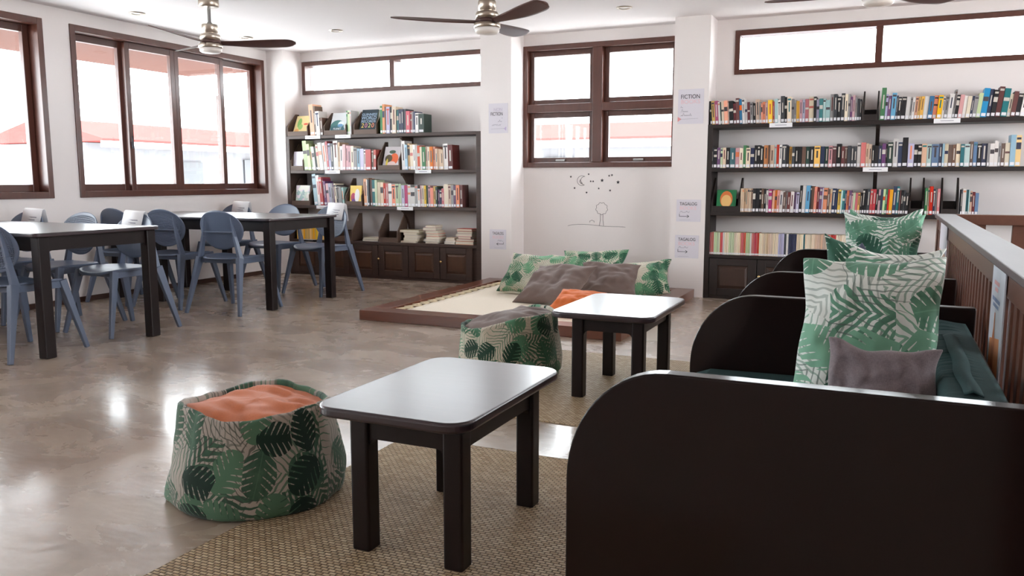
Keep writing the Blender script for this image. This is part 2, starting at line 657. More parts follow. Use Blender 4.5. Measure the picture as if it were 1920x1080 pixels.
# pillars on the back wall
for i, (x0, x1, y0) in enumerate(((LX, -6.195, 7.47), (-3.735, -3.40, 7.46), (-1.80, -1.483, 7.47))):
    bm = BM(); box(bm, x0, x1, y0, BY, 0, CZ)
    struct(('wall_pillar_corner', 'wall_pillar_centre', 'wall_pillar_right')[i], bm, M_WALL)
bm = BM(); box(bm, LX, LX + 0.014, FY, 7.47, 0, 0.045); struct('baseboard_left', bm, M_BASE)


def frame_bars(bm, axis, c0, c1, u0, u1, z0, z1, w, wt=None):
    wt = wt or w
    for a, b, c, d in ((u0, u0 + w, z0, z1), (u1 - w, u1, z0, z1), (u0 + w, u1 - w, z0, z0 + wt), (u0 + w, u1 - w, z1 - wt, z1)):
        if axis == 'x':
            box(bm, c0, c1, a, b, c, d)
        else:
            box(bm, a, b, c0, c1, c, d)


def pane(parent, axis, c, u0, u1, z0, z1):
    bm = BM()
    if axis == 'x':
        box(bm, c - 0.003, c + 0.003, u0, u1, z0, z1)
    else:
        box(bm, u0, u1, c - 0.003, c + 0.003, z0, z1)
    return obj('pane', bm, M_GLASS, parent)


def slider(n, y0, y1, z0=0.913, z1=2.388, handle=True):
    w = thing('window_%d' % n, '', 'window', (LX, (y0 + y1) / 2, z0))
    del w['label'], w['category']
    w['kind'] = 'structure'
    bm = BM()
    frame_bars(bm, 'x', LX - 0.19, LX + 0.012, y0, y1, z0, z1, 0.05, 0.055)
    obj('window_frame', bm, M_FRAME, w, 0.003)
    W = y1 - y0
    cuts = [y0 + 0.05, y0 + W * 0.258, y0 + W * 0.492, y0 + W * 0.758, y1 - 0.05]
    for k in range(4):
        c = LX - (0.13 if k in (0, 3) else 0.075)
        a, b = cuts[k] - (0.02 if k in (1,) else 0), cuts[k + 1] + (0.02 if k in (2,) else 0)
        s = BM()
        frame_bars(s, 'x', c - 0.022, c + 0.022, a, b, z0 + 0.055, z1 - 0.055, 0.052, 0.06)
        so = obj('sash', s, M_FRAME, w, 0.003)
        pane(so, 'x', c, a + 0.052, b - 0.052, z0 + 0.115, z1 - 0.115)
        if k == 1 and handle:
            hb = BM()
            bar(hb, (c + 0.03, a + 0.02, 1.42), (c + 0.045, a + 0.02, 1.36), 0.02, 0.012)
            tube(hb, [(c + 0.04, a + 0.02, 1.36), (c + 0.065, a + 0.0, 1.40), (c + 0.07, a - 0.012, 1.47)], 0.006)
            obj('handle', hb, M_INK, so)
    return w


slider(1, 2.35, 4.76)
slider(2, 5.01, 7.42)
slider(6, -0.4, 2.05, handle=False)
slider(7, -3.2, -0.8, handle=False)


def strip_window(n, x0, x1, z0, z1, posts, depth=(BY - 0.012, BY + 0.14)):
    w = thing('window_%d' % n, '', 'window', ((x0 + x1) / 2, BY, z0))
    del w['label'], w['category']
    w['kind'] = 'structure'
    bm = BM()
    frame_bars(bm, 'y', depth[0], depth[1], x0, x1, z0, z1, 0.045)
    for p in posts:
        box(bm, p - 0.028, p + 0.028, depth[0], depth[1], z0 + 0.045, z1 - 0.045)
    obj('window_frame', bm, M_FRAME, w, 0.003)
    ed = [x0 + 0.045] + [e for p in posts for e in (p - 0.028, p + 0.028)] + [x1 - 0.045]
    for a, b in zip(ed[0::2], ed[1::2]):
        pane(w, 'y', BY + 0.09, a, b, z0 + 0.045, z1 - 0.045)
    return w


strip_window(3, -6.17, -3.74, 2.03, 2.395, [-4.96])
strip_window(5, -1.32, 3.9, 2.01, 2.395, [-0.13, 1.25, 2.55])

w4 = thing('window_4', '', 'window', (-2.6, BY, 1.19))
del w4['label'], w4['category']
w4['kind'] = 'structure'
bm = BM()
frame_bars(bm, 'y', BY - 0.02, BY + 0.16, -3.40, -1.80, 1.19, 2.39, 0.045, 0.05)
box(bm, -2.665, -2.565, BY - 0.02, BY + 0.15, 1.24, 2.34)
box(bm, -3.355, -2.665, BY - 0.02, BY + 0.15, 1.735, 1.815)
box(bm, -2.565, -1.845, BY - 0.02, BY + 0.15, 1.735, 1.815)
obj('window_frame', bm, M_FRAME, w4, 0.004)
for xa, xb in ((-3.355, -2.665), (-2.565, -1.845)):
    for za, zb in ((1.24, 1.735), (1.815, 2.34)):
        s = BM()
        frame_bars(s, 'y', BY + 0.045, BY + 0.09, xa, xb, za, zb, 0.05)
        so = obj('sash', s, M_FRAME, w4, 0.003)
        pane(so, 'y', BY + 0.068, xa + 0.05, xb - 0.05, za + 0.05, zb - 0.05)
        h = BM()
        xm = (xa + xb) / 2
        if za < 1.5:
            box(h, xm - 0.05, xm + 0.05, BY + 0.02, BY + 0.044, za + 0.012, za + 0.03)
            obj('latch', h, M_STEEL, so, 0.002)
        else:
            tube(h, [(xm, BY + 0.03, za + 0.03), (xm + (0.0 if xa < -3 else 0.02), BY + 0.028, za + 0.16)], 0.003)
            obj('stay_arm', h, M_STEEL, so)

# what stands outside the windows
M_GROUND = plain('pale_bounce_ground', rgb(200, 199, 197), 0.9)  # neutral pale tone, set bright to bounce daylight up to the ceiling
bm = BM(); box(bm, -60, 60, -40, 70, -3.2, -3.0)
tag(obj('ground', bm, M_GROUND), 'pale open ground outside the building', 'ground')['kind'] = 'structure'
M_ROOFRED = wood('red_roof_tiles', rgb(100, 51, 49), rgb(120, 64, 61), 0.9, (3, 3, 20), spec=0.0)
M_FASCIA = plain('white_fascia', rgb(232, 232, 230), 0.6)
M_OUTWALL = plain('outside_wall', rgb(120, 122, 126), 0.8)
M_SHUTTER = plain('dim_window_pane', rgb(52, 54, 58), 0.3)


def house(name, label, axis, c, u0, u1, zroof0, zroof1, zf, wins):
    """long low building: its eave runs along u at distance c"""
    th = thing(name, label, 'building', ((c, (u0 + u1) / 2, -3.0) if axis == 'x' else ((u0 + u1) / 2, c, -3.0)))
    s = -1 if axis == 'x' else 1
    def pr(bm, pts, a, b):
        prism(bm, pts, 'y' if axis == 'x' else 'x', a, b)
    b1 = BM(); pr(b1, [(c, zroof0), (c + s * 2.0, zroof1), (c + s * 4.0, zroof0), (c + s * 4.0, zroof0 - 0.05), (c, zroof0 - 0.05)], u0, u1)
    obj('roof', b1, M_ROOFRED, th)
    b2 = BM(); pr(b2, [(c, zf), (c, zroof0 - 0.05), (c + s * 0.06, zroof0 - 0.05), (c + s * 0.06, zf)], u0, u1)
    obj('fascia', b2, M_FASCIA, th)
    b3 = BM(); pr(b3, [(c + s * 0.9, -3.0), (c + s * 0.9, zroof0 - 0.06), (c + s * 3.6, zroof0 - 0.06), (c + s * 3.6, -3.0)], u0 + 0.3, u1 - 0.3)
    obj('wall', b3, M_OUTWALL, th)
    for (a, b, z0, z1) in wins:
        b4 = BM(); pr(b4, [(c + s * 0.84, z0), (c + s * 0.84, z1), (c + s * 0.9, z1), (c + s * 0.9, z0)], a, b)
        obj('window', b4, M_SHUTTER, th)
    return th


house('neighbour_house', 'long white building with red tiled roof, seen through the side window', 'x', -15.0, 12.3, 24.0, 1.93, 2.42, 1.75,
      [(15.2, 15.9, 0.4, 1.5), (17.4, 18.2, 0.2, 1.6)])
house('neighbour_house', 'low building with red roof, seen through the middle back window', 'y', 16.0, -9.5, 0.5, 1.92, 2.34, 1.72,
      [(-6.9, -6.2, 1.0, 1.55)])
# own roof overhang outside the left windows
bm = BM(); box(bm, LX - 2.2, LX - 0.2, FY, BY + 0.7, 2.44, 2.52)
eo = struct('ceiling_eave', bm, wood('eave_boards', rgb(66, 38, 30), rgb(92, 56, 46), 0.8, (4, 30, 4), spec=0.1))

# downlights
for i, (x, y) in enumerate(((-6.0, 5.35), (-6.0, 6.69), (-4.94, 6.75), (-2.09, 6.87))):
    lab = ('recessed ceiling light nearest the big side window', 'recessed ceiling light near the corner, left of the middle one',
           'recessed ceiling light above the left bookcase', 'recessed ceiling light between the second fan and the right bookcase')[i]
    t = thing('ceiling_light', lab, 'light', (x, y, CZ), group='recessed ceiling lights')
    b = BM(); lathe(b, [(0.045, CZ - 0.001), (0.045, CZ - 0.008), (0.065, CZ - 0.008), (0.068, CZ - 0.001)], x, y, 24)
    obj('trim_ring', b, M_METAL, t)
    b = BM(); lathe(b, [(0.0, CZ - 0.004), (0.045, CZ - 0.004), (0.045, CZ - 0.001), (0, CZ - 0.001)], x, y, 24)
    obj('lens', b, M_FROST, t)

# ------------------------------------------------------------------ built-in bench (two booths with rounded dividers)
def divider_outline(x0=-0.562, x1=0.25, z1=0.705, r=0.2, rz=0.235):
    pts = [(x0, 0.0)]
    n = 14
    for k in range(n + 1):
        a = math.pi - (math.pi / 2) * k / n
        pts.append((x0 + r + r * math.cos(a), z1 - rz + rz * math.sin(a)))
    pts += [(x1, z1), (x1, 0.0)]
    return pts


def booth(label, ya, yb):
    t = thing('booth_bench', label, 'bench', (-0.15, (ya + yb) / 2, 0), group='booth benches along the railing')
    for y in (ya, yb):
        b = BM(); prism(b, divider_outline(), 'y', y, y + 0.04)
        obj('divider', b, M_SOFA, t, 0.004, bev_seg=3)
    b = BM()
    box(b, -0.50, 0.24, ya + 0.04, yb, 0.02, 0.33)
    obj('seat_base', b, M_SOFA, t, 0.004)
    b = BM(); box(b, 0.226, 0.25, ya + 0.04, yb, 0.33, 0.62); obj('back_board', b, M_SOFA, t, 0.003)
    # seat cushion with a soft front roll
    b = BM()
    prof = [(-0.54, 0.335), (-0.555, 0.36), (-0.555, 0.41), (-0.535, 0.445), (-0.49, 0.462), (-0.2, 0.465), (0.10, 0.46), (0.10, 0.335)]
    prism(b, prof, 'y', ya + 0.045, yb - 0.005)
    o = obj('seat_cushion', b, M_TEAL, t, 0.008)
    add_uv(o, 'xy')
    # back cushion, gathered on top
    b = BM()
    ny, nx = 150, 14
    X0, X1, Z0, Z1 = 0.118, 0.224, 0.462, 0.66
    Y0, Y1 = ya + 0.19, yb - 0.01
    grid = []
    for j in range(ny + 1):
        v = j / ny
        row = []
        y = Y0 + (Y1 - Y0) * v
        crinkle = 0.006 * noise.noise(Vector((0, y * 60, 0))) + 0.004 * noise.noise(Vector((3, y * 120, 0)))
        edge = min(1.0, 14 * min(v, 1 - v))
        for i in range(nx + 1):
            u = i / nx
            if u < 0.3:
                x, z = X0 - 0.006 * math.sin(math.pi * u / 0.3), Z0 + (Z1 - Z0) * u / 0.3
            else:
                w = (u - 0.3) / 0.7
                x = X0 + (X1 - X0) * w
                z = Z1 + 0.008 * math.sin(math.pi * w) + crinkle * math.sin(math.pi * min(1, w * 1.3)) * (1 if y > ya + 0.38 else 0.25) + 0.006 * noise.noise(Vector((w * 2, y * 3, 5)))
            row.append(b.verts.new((x, y, z if u > 0.28 else z)))
        row.append(b.verts.new((X1, y, Z0)))
        grid.append(row)
    for A, B in zip(grid, grid[1:]):
        for k in range(len(A) - 1):
            f = b.faces.new((A[k], A[k + 1], B[k + 1], B[k])); f.smooth = True
    b.faces.new(grid[0]); b.faces.new(list(reversed(grid[-1])))
    for A, B in zip(grid, grid[1:]):
        b.faces.new((A[0], B[0], B[-1], A[-1]))
    bmesh.ops.recalc_face_normals(b, faces=b.faces)
    o = obj('back_cushion', b, M_TEAL, t)
    add_uv(o, 'xy')
    # loose flap along the cushion top
    b = BM()
    pts = []
    for j in range(41):
        y = Y0 + 0.02 + (Y1 - Y0 - 0.3) * j / 40
        dx = 0.01 * noise.noise(Vector((y * 5, 1, 0)))
        lift = 0.004 + 0.008 * max(0, noise.noise(Vector((y * 7, 9, 0))))
        pts.append([b.verts.new((0.150 + dx, y, 0.672)), b.verts.new((0.166 + dx, y, 0.674 + lift)), b.verts.new((0.184 + dx, y, 0.670))])
    for A, B in zip(pts, pts[1:]):
        for k in range(2):
            f = b.faces.new((A[k], A[k + 1], B[k + 1], B[k])); f.smooth = True
    o = obj('zip_flap', b, M_TEAL, t)
    md = o.modifiers.new('thickness', 'SOLIDIFY'); md.thickness = 0.002
    add_uv(o, 'xy')
    return t


def add_uv(o, plane='xy'):
    me = o.data
    uv = me.uv_layers.new(name='UVMap') if not me.uv_layers else me.uv_layers[0]
    for p in me.polygons:
        n = p.normal
        for li in p.loop_indices:
            c = me.vertices[me.loops[li].vertex_index].co
            if abs(n.z) >= max(abs(n.x), abs(n.y)):
                uv.data[li].uv = (c.x, c.y)
            elif abs(n.x) > abs(n.y):
                uv.data[li].uv = (c.y, c.z)
            else:
                uv.data[li].uv = (c.x, c.z)


booth('dark wooden booth bench with teal cushions in the near right foreground', 1.5, 2.65)
booth('dark wooden booth bench with teal cushions, farther booth by the railing corner', 3.4, 4.58)


# ------------------------------------------------------------------ railing behind the bench
rail = thing('railing', 'brown wooden railing with wide top board running behind the booth benches', 'railing', (0.30, 3.0, 0))
b = BM(); box(b, 0.252, 0.352, 0.9, 5.2, 0.858, 0.88); obj('top_board', b, M_RAILTOP, rail, 0.003)
b = BM(); box(b, 0.268, 0.30, 0.9, 5.17, 0.795, 0.858); obj('upper_rail', b, M_RAIL, rail, 0.002)
b = BM(); box(b, 0.268, 0.30, 0.9, 5.17, 0.08, 0.13); obj('lower_rail', b, M_RAIL, rail, 0.002)
bal = BM(); box(bal, -0.014, 0.014, -0.019, 0.019, 0.13, 0.795)
for v in bal.verts: v.co += Vector((0.284, 0.95, 0))
b0 = obj('baluster', bal, M_RAIL, rail, 0.002)
y = 0.95
while y < 5.05:
    y += 0.087
    c = b0.copy(); COL.objects.link(c); c.location.y = b0.location.y + (y - 0.95)
b = BM(); box(b, 0.262, 0.345, 5.12, 5.2, 0.0, 0.858); obj('post', b, M_RAIL, rail, 0.003)

rail2 = thing('railing', 'reddish brown railing running right, from the far end of the long railing', 'railing', (1.4, 5.16, 0))
b = BM(); box(b, 0.352, 2.6, 5.12, 5.2, 0.825, 0.88); obj('top_board', b, M_RAIL, rail2, 0.003)
b = BM(); box(b, 0.352, 2.6, 5.14, 5.17, 0.08, 0.13); obj('lower_rail', b, M_RAIL, rail2, 0.002)
bal = BM(); box(bal, 0.43, 0.50, 5.14, 5.17, 0.13, 0.825)
b0 = obj('baluster', bal, M_RAIL, rail2, 0.002)
for k in range(1, 13):
    c = b0.copy(); COL.objects.link(c); c.location.x += 0.195 * k if k > 0 else 0


# ------------------------------------------------------------------ cushions
def pillow(name, label, mat, w, h, t, M, group=None, seed=0, n=30, puff=0.5, wr=1.0, pinch=0.15, warp=None):
    b = BM()
    uvl = b.loops.layers.uv.new('UVMap')
    V = {}
    def pos(i, j, s):
        u, v = -1 + 2 * i / n, -1 + 2 * j / n
        e = max(0.0, (1 - u * u)) * max(0.0, (1 - v * v))
        z = s * t / 2 * (e ** puff)
        x = w / 2 * u * (1 - pinch * (1 - v * v) * abs(u) ** 2)
        y = h / 2 * v * (1 - pinch * (1 - u * u) * abs(v) ** 2)
        k = e ** 0.3
        P = Vector((u * 2.2 + seed, v * 2.2, s * 0.4))
        z += wr * k * (0.022 * noise.noise(P) + 0.012 * noise.noise(P * 2.7))
        # creases running in from the corners
        cr = math.sin((abs(u) - abs(v)) * 16 + 3 * noise.noise(P * 1.3)) * (abs(u * v)) ** 1.2
        z += wr * s * 0.006 * cr * k
        x += wr * 0.010 * noise.noise(Vector((v * 2 + seed, u, 3)))
        y += wr * 0.010 * noise.noise(Vector((u * 2 + seed, v, 7)))
        return warp(x, y, z) if warp else Vector((x, y, z))
    for s in (1, -1):
        for i in range(n + 1):
            for j in range(n + 1):
                if s == -1 and (i in (0, n) or j in (0, n)):
                    V[i, j, s] = V[i, j, 1]
                else:
                    V[i, j, s] = b.verts.new(pos(i, j, s))
    for s in (1, -1):
        for i in range(n):
            for j in range(n):
                q = [(i, j), (i + 1, j), (i + 1, j + 1), (i, j + 1)]
                if s == -1:
                    q.reverse()
                f = b.faces.new([V[a, c, s] for a, c in q])
                f.smooth = True
                for lp, (a, c) in zip(f.loops, q):
                    lp[uvl].uv = ((a / n - 0.5) * w + s * 0.4 + seed, (c / n - 0.5) * h + seed * 0.37)
    me = bpy.data.meshes.new(name)
    b.to_mesh(me); b.free()
    me.materials.append(mat)
    o = bpy.data.objects.new(name, me)
    COL.objects.link(o)
    o.matrix_world = M
    md = o.modifiers.new('smooth', 'SUBSURF'); md.levels = 1; md.render_levels = 1
    tag(o, label, 'cushion', group)
    return o


def place(x, y, z, rx=0, ry=0, rz=0):
    return Matrix.Translation((x, y, z)) @ Matrix.Rotation(math.radians(rz), 4, 'Z') @ Matrix.Rotation(math.radians(ry), 4, 'Y') @ Matrix.Rotation(math.radians(rx), 4, 'X')


GS = 'cushions standing on the booth benches'
# rx about 100 stands the cushion up facing the camera side
pillow('cushion', 'largest pale tropical leaf cushion, in front, standing on the near booth bench', M_LEAF_LIGHT, 0.335, 0.44, 0.16,
       place(-0.03, 2.17, 0.68, 76, 0, -4), GS, 0.0, pinch=0.07,
       warp=lambda x, y, z: Vector((x * (1.06 - 0.30 * (y + 0.25) * (1 if x < 0 else 0.35)) - (0.10 * (y - 0.1) if y > 0.1 and x < 0 else 0), y - (0.25 * max(0, y) * (0.2 - x) if y > 0 else 0), z)))
pillow('cushion', 'pale leaf print cushion behind the largest one, only its two top corners show', M_LEAF_LIGHT, 0.31, 0.44, 0.12, place(-0.025, 2.40, 0.70, 84, 7, 3), GS, 2.3, pinch=0.2)
pillow('cushion', 'pale leaf print cushion standing on the far booth bench, pointed left corner up', M_LEAF_LIGHT, 0.37, 0.48, 0.16, place(-0.01, 4.10, 0.695, 80, 0, -3), GS, 4.7, pinch=0.2)
pillow('cushion', 'leaf print cushion at the very back of the far booth bench, one corner showing', M_LEAF_LIGHT, 0.34, 0.48, 0.12, place(0.0, 4.34, 0.70, 82, 0, 2), GS, 7.9, pinch=0.2)
pillow('cushion', 'slate blue cushion peeking out between the leaf cushions on the benches', M_SLATE, 0.26, 0.26, 0.09, place(-0.085, 3.80, 0.625, 80, 45, 0), GS, 9.0)
pillow('cushion', 'small grey linen cushion leaning in front of the leaf cushions, near bench', M_GREY, 0.235, 0.31, 0.13, place(0.005, 1.86, 0.58, 68, 2, -2), GS, 11.0, puff=0.55, pinch=0.12)


# ------------------------------------------------------------------ coffee tables
def coffee_table(label, x0, x1, y0, y1, h=0.43):
    t = thing('coffee_table', label, 'table', ((x0 + x1) / 2, (y0 + y1) / 2, 0), group='low dark coffee tables')
    b = BM(); prism(b, rounded(x0, x1, y0, y1, 0.075, 10), 'z', h - 0.03, h)
    obj('tabletop', b, M_TABLETOP, t, 0.009, bev_seg=4)
    w = 0.06
    a0, a1, c0, c1 = x0 + 0.113, x0 + 0.475, y0 + 0.037, y0 + 0.585
    for (x, y) in ((a0, c0), (a1 - w, c0), (a0, c1 - w), (a1 - w, c1 - w)):
        b = BM(); box(b, x, x + w, y, y + w, 0.0, h - 0.03)
        obj('leg', b, M_DARK, t, 0.008, bev_seg=3)
    b = BM()
    def apron(p, q, axis, c):
        r = 0.025
        pts = [(p, h - 0.03), (p, h - 0.115)]
        for k in range(6):
            a = math.pi - (math.pi / 2) * k / 5
            pts.append((p + r + r * math.cos(a), h - 0.115 + r * math.sin(a)))
        for k in range(6):
            a = math.pi / 2 - (math.pi / 2) * k / 5
            pts.append((q - r + r * math.cos(a), h - 0.115 + r * math.sin(a)))
        pts += [(q, h - 0.03)]
        prism(b, pts, axis, c, c + 0.03)
    apron(a0 + w, a1 - w, 'y', c0 + 0.012)
    apron(a0 + w, a1 - w, 'y', c1 - 0.042)
    apron(c0 + w, c1 - w, 'x', a0 + 0.012)
    apron(c0 + w, c1 - w, 'x', a1 - 0.042)
    obj('apron', b, M_DARK, t, 0.002)
    return t


coffee_table('low dark wooden coffee table beside the orange topped beanbag, nearest the camera', -1.475, -0.975, 1.835, 2.575)
coffee_table('low dark wooden coffee table by the bench, farther one near the cushion platform', -1.485, -0.96, 3.685, 4.43)


# ------------------------------------------------------------------ woven mats
def mat_rug(label, x0, x1, y0, y1):
    b = BM()
    nx, ny = int((x1 - x0) / 0.05), int((y1 - y0) / 0.05)
    g = [[b.verts.new((x0 + (x1 - x0) * i / nx, y0 + (y1 - y0) * j / ny, 0.005 + 0.0012 * noise.noise(Vector((i * 0.4, j * 0.4, 0))))) for j in range(ny + 1)] for i in range(nx + 1)]
    for i in range(nx):
        for j in range(ny):
            b.faces.new((g[i][j], g[i + 1][j], g[i + 1][j + 1], g[i][j + 1]))
    o = obj('woven_mat', b, M_RUG)
    md = o.modifiers.new('thickness', 'SOLIDIFY'); md.thickness = 0.004; md.offset = -1
    rehome(o, ((x0 + x1) / 2, (y0 + y1) / 2, 0.0))
    tag(o, label, 'mat', 'woven floor mats')
    return o


mat_rug('woven straw mat in the foreground under the nearest coffee table', -1.78, -0.35, 0.5, 2.85)
mat_rug('woven straw mat under the farther coffee table and grey topped beanbag', -1.93, -0.35, 3.28, 4.75)


# ------------------------------------------------------------------ beanbags
def beanbag(label, cx, cy, r0, r1, h, mat, topmat, seed, rise=(0.0, 0.0), lean=(0, 0), dome=0.02, squash=1.0, foot=None):
    t = thing('beanbag', label, 'beanbag', (cx, cy, 0), group='leaf print beanbags')
    b = BM()
    uvl = b.loops.layers.uv.new('UVMap')
    na, nz = 96, 34
    rows = []
    zz = []
    def rim_h(a):
        return h + rise[0] * math.cos(a) + rise[1] * math.sin(a) + 0.012 * math.sin(3 * a + seed) + 0.008 * noise.noise(Vector((math.cos(a) * 3 + seed, math.sin(a) * 3, 0)))
    for j in range(nz + 1):
        q = j / nz
        ring = []
        for i in range(na):
            a = 2 * math.pi * i / na
            H = rim_h(a)
            if q < 0.12:
                s = q / 0.12
                rr = r0 * (0.90 + 0.10 * math.sin(s * math.pi / 2))
                z = H * 0.10 * (1 - math.cos(s * math.pi / 2)) + 0.001
            else:
                s = (q - 0.12) / 0.88
                rr = r0 + (r1 - r0) * s ** 1.1 + 0.018 * math.sin(math.pi * min(1, s * 1.4)) * (1 - s)
                z = H * (0.10 + 0.90 * s)
            P = Vector((math.cos(a) * 2.2 + seed, math.sin(a) * 2.2, z * 5))
            rr += 0.014 * noise.noise(P) + 0.006 * noise.noise(P * 3) * (1 - 0.3 * s)
            if foot:
                rr += foot[1] * max(0, math.cos(a - foot[0])) ** 6 * max(0, 1 - z / (H * 0.35))
            # squeezed folds under the rim
            rr += 0.004 * math.sin(a * 11 + 4 * noise.noise(P)) * s ** 3
            ring.append((b.verts.new((cx + rr * math.cos(a) + lean[0] * s, cy + squash * rr * math.sin(a) + lean[1] * s, max(0.001, z))), a, z))
        rows.append(ring)
    # rim turns over and down inside
    rim = []
    for dr, dz in ((-0.008, 0.006), (-0.018, 0.0), (-0.022, -0.02)):
        ring = []
        for (v, a, z) in rows[nz]:
            ring.append((b.verts.new((v.co.x + dr * math.cos(a), v.co.y + dr * math.sin(a), v.co.z + dz)), a, z + 0.01))
        rim.append(ring)
    rows += rim
    for A, B in zip(rows, rows[1:]):
        for i in range(na):
            i2 = (i + 1) % na
            f = b.faces.new((A[i][0], A[i2][0], B[i2][0], B[i][0]))
            f.smooth = True
            for lp, (w, k) in zip(f.loops, ((A, i), (A, i + 1), (B, i + 1), (B, i))):
                a = 2 * math.pi * k / na
                lp[uvl].uv = (a * 0.30 + seed, w[k % na][2] + seed * 0.5)
    b.faces.new([v[0] for v in reversed(rows[0])])
    obj('cover', b, mat, t)
    # top panel
    b = BM()
    uvl = b.loops.layers.uv.new('UVMap')
    ring0 = [Vector((cx + (r1 - 0.022) * math.cos(2 * math.pi * i / na) + lean[0], cy + squash * (r1 - 0.022) * math.sin(2 * math.pi * i / na) + lean[1], rim_h(2 * math.pi * i / na) - 0.012)) for i in range(na)]
    c = Vector((cx + lean[0], cy + lean[1], h - 0.012))
    rr = []
    for k in range(15):
        s = 1 - k / 14
        if k == 14:
            rr.append([b.verts.new(c + Vector((0, 0, dome)))])
            break
        ring = []
        for i in range(na):
            p = c.lerp(ring0[i], s)
            p.z += dome * (1 - s * s)
            d = p - c
            fold = math.sin(d.y * 60 + d.x * 14 + 2.5 * noise.noise(Vector((d.x * 9, d.y * 9, seed))))
            p.z += (0.006 * fold * (0.4 + s) + 0.010 * noise.noise(Vector((d.x * 8 + seed, d.y * 16, 0)))) * min(1, (1 - s) * 6)
            ring.append(b.verts.new(p))
        rr.append(ring)
    for A, B in zip(rr, rr[1:]):
        for i in range(na):
            i2 = (i + 1) % na
            f = b.faces.new((A[i], A[i2], B[i2], B[i]) if len(B) > 1 else (A[i], A[i2], B[0]))
            f.smooth = True
            for lp in f.loops:
                lp[uvl].uv = (lp.vert.co.x, lp.vert.co.y)
    obj('top_panel', b, topmat, t)
    return t


beanbag('leaf print beanbag with an orange top, beside the nearest coffee table', -1.925, 2.125, 0.288, 0.245, 0.322, M_LEAF_BAG, M_ORANGE, 1.7, rise=(0.0, -0.005), lean=(0.0, 0.0), foot=(math.radians(205), 0.04))
beanbag('leaf print beanbag with a grey top, behind the nearest coffee table', -1.85, 4.05, 0.275, 0.262, 0.32, M_LEAF_BAG2, M_TAUPE, 4.1, rise=(0.045, 0.01), lean=(-0.01, 0.0), dome=0.05)


# ------------------------------------------------------------------ low platform with a stretched canvas
PX0, PX1, PY0, PY1, PH = -3.645, -1.56, 5.18, 7.46, 0.078
plat = thing('platform_bed', 'low reddish wooden platform frame with laced cream canvas below the window', 'platform', ((PX0 + PX1) / 2, 6.3, 0))
fw = 0.17
for (x0, x1, y0, y1) in ((PX0, PX1, PY0, PY0 + fw), (PX0, PX0 + fw, PY0 + fw, PY1), (PX1 - fw, PX1, PY0 + fw, PY1), (PX0 + fw, PX1 - fw, PY1 - fw, PY1)):
    b = BM(); box(b, x0, x1, y0, y1, 0.0, PH)
    obj('frame_board', b, M_PLAT, plat, 0.004)
b = BM()
cx0, cx1, cy0, cy1 = PX0 + fw + 0.10, PX1 - fw - 0.10, PY0 + fw + 0.02, PY1 - fw - 0.03
n = 24
g = [[b.verts.new((cx0 + (cx1 - cx0) * i / n, cy0 + (cy1 - cy0) * j / n, 0.062 - 0.02 * math.sin(math.pi * i / n) * math.sin(math.pi * j / n) + 0.002 * noise.noise(Vector((i * 0.5, j * 0.3, 0))))) for j in range(n + 1)] for i in range(n + 1)]
for i in range(n):
    for j in range(n):
        b.faces.new((g[i][j], g[i + 1][j], g[i + 1][j + 1], g[i][j + 1])).smooth = True
o = obj('canvas', b, M_CANVAS, plat)
add_uv(o)
md = o.modifiers.new('thickness', 'SOLIDIFY'); md.thickness = 0.006
for side in (0, 1):
    b = BM()
    xe = cx0 if side == 0 else cx1
    xf = PX0 + fw if side == 0 else PX1 - fw
    y = cy0 + 0.02
    while y < cy1 - 0.05:
        s = -1 if side == 0 else 1
        tube(b, [(xe - s * 0.01, y, 0.064), (xe + s * 0.03, y + 0.012, 0.068), (xf - s * 0.004, y + 0.045, 0.060), (xf - s * 0.002, y + 0.062, 0.056), (xe + s * 0.035, y + 0.088, 0.066), (xe - s * 0.01, y + 0.11, 0.064)], 0.009, 6)
        y += 0.125
    obj('rope_lacing', b, M_ROPE, plat)

GF = 'cushions heaped on the low platform'
pillow('cushion', 'green leaf print floor cushion at the left end of the heap', M_LEAF_FLOOR, 0.62, 0.46, 0.17, place(-2.86, 6.74, 0.23, 48, 0, -8), GF, 0.6, wr=1.4, n=24, puff=0.42)
pillow('cushion', 'green leaf print cushion at the back middle, against the white wall', M_LEAF_FLOOR, 0.66, 0.44, 0.16, place(-2.44, 7.17, 0.25, 52, -3, 2), GF, 3.1, n=24, puff=0.42)
pillow('cushion', 'dark green leaf print cushion at the right end of the heap', M_LEAF_FLOOR, 0.56, 0.42, 0.16, place(-1.93, 6.97, 0.205, 42, -7, 8), GF, 5.5, n=24, puff=0.42)
pillow('cushion', 'large taupe floor cushion left of the orange one, on the canvas', M_TAUPE, 0.62, 0.52, 0.17, place(-2.50, 6.36, 0.195, 34, -3, -14), GF, 7.5, wr=1.7, n=24, puff=0.42)
pillow('cushion', 'taupe floor cushion between two leaf print ones, behind the orange one', M_TAUPE, 0.56, 0.44, 0.15, place(-2.17, 6.82, 0.195, 40, 0, 6), GF, 8.8, wr=1.7, n=24, puff=0.42)
pillow('cushion', 'bright orange floor cushion partly hidden by the farther coffee table', M_BRIGHTORANGE, 0.40, 0.36, 0.13, place(-2.08, 5.72, 0.145, 27, 0, -8), GF, 10.2, n=24, puff=0.42)

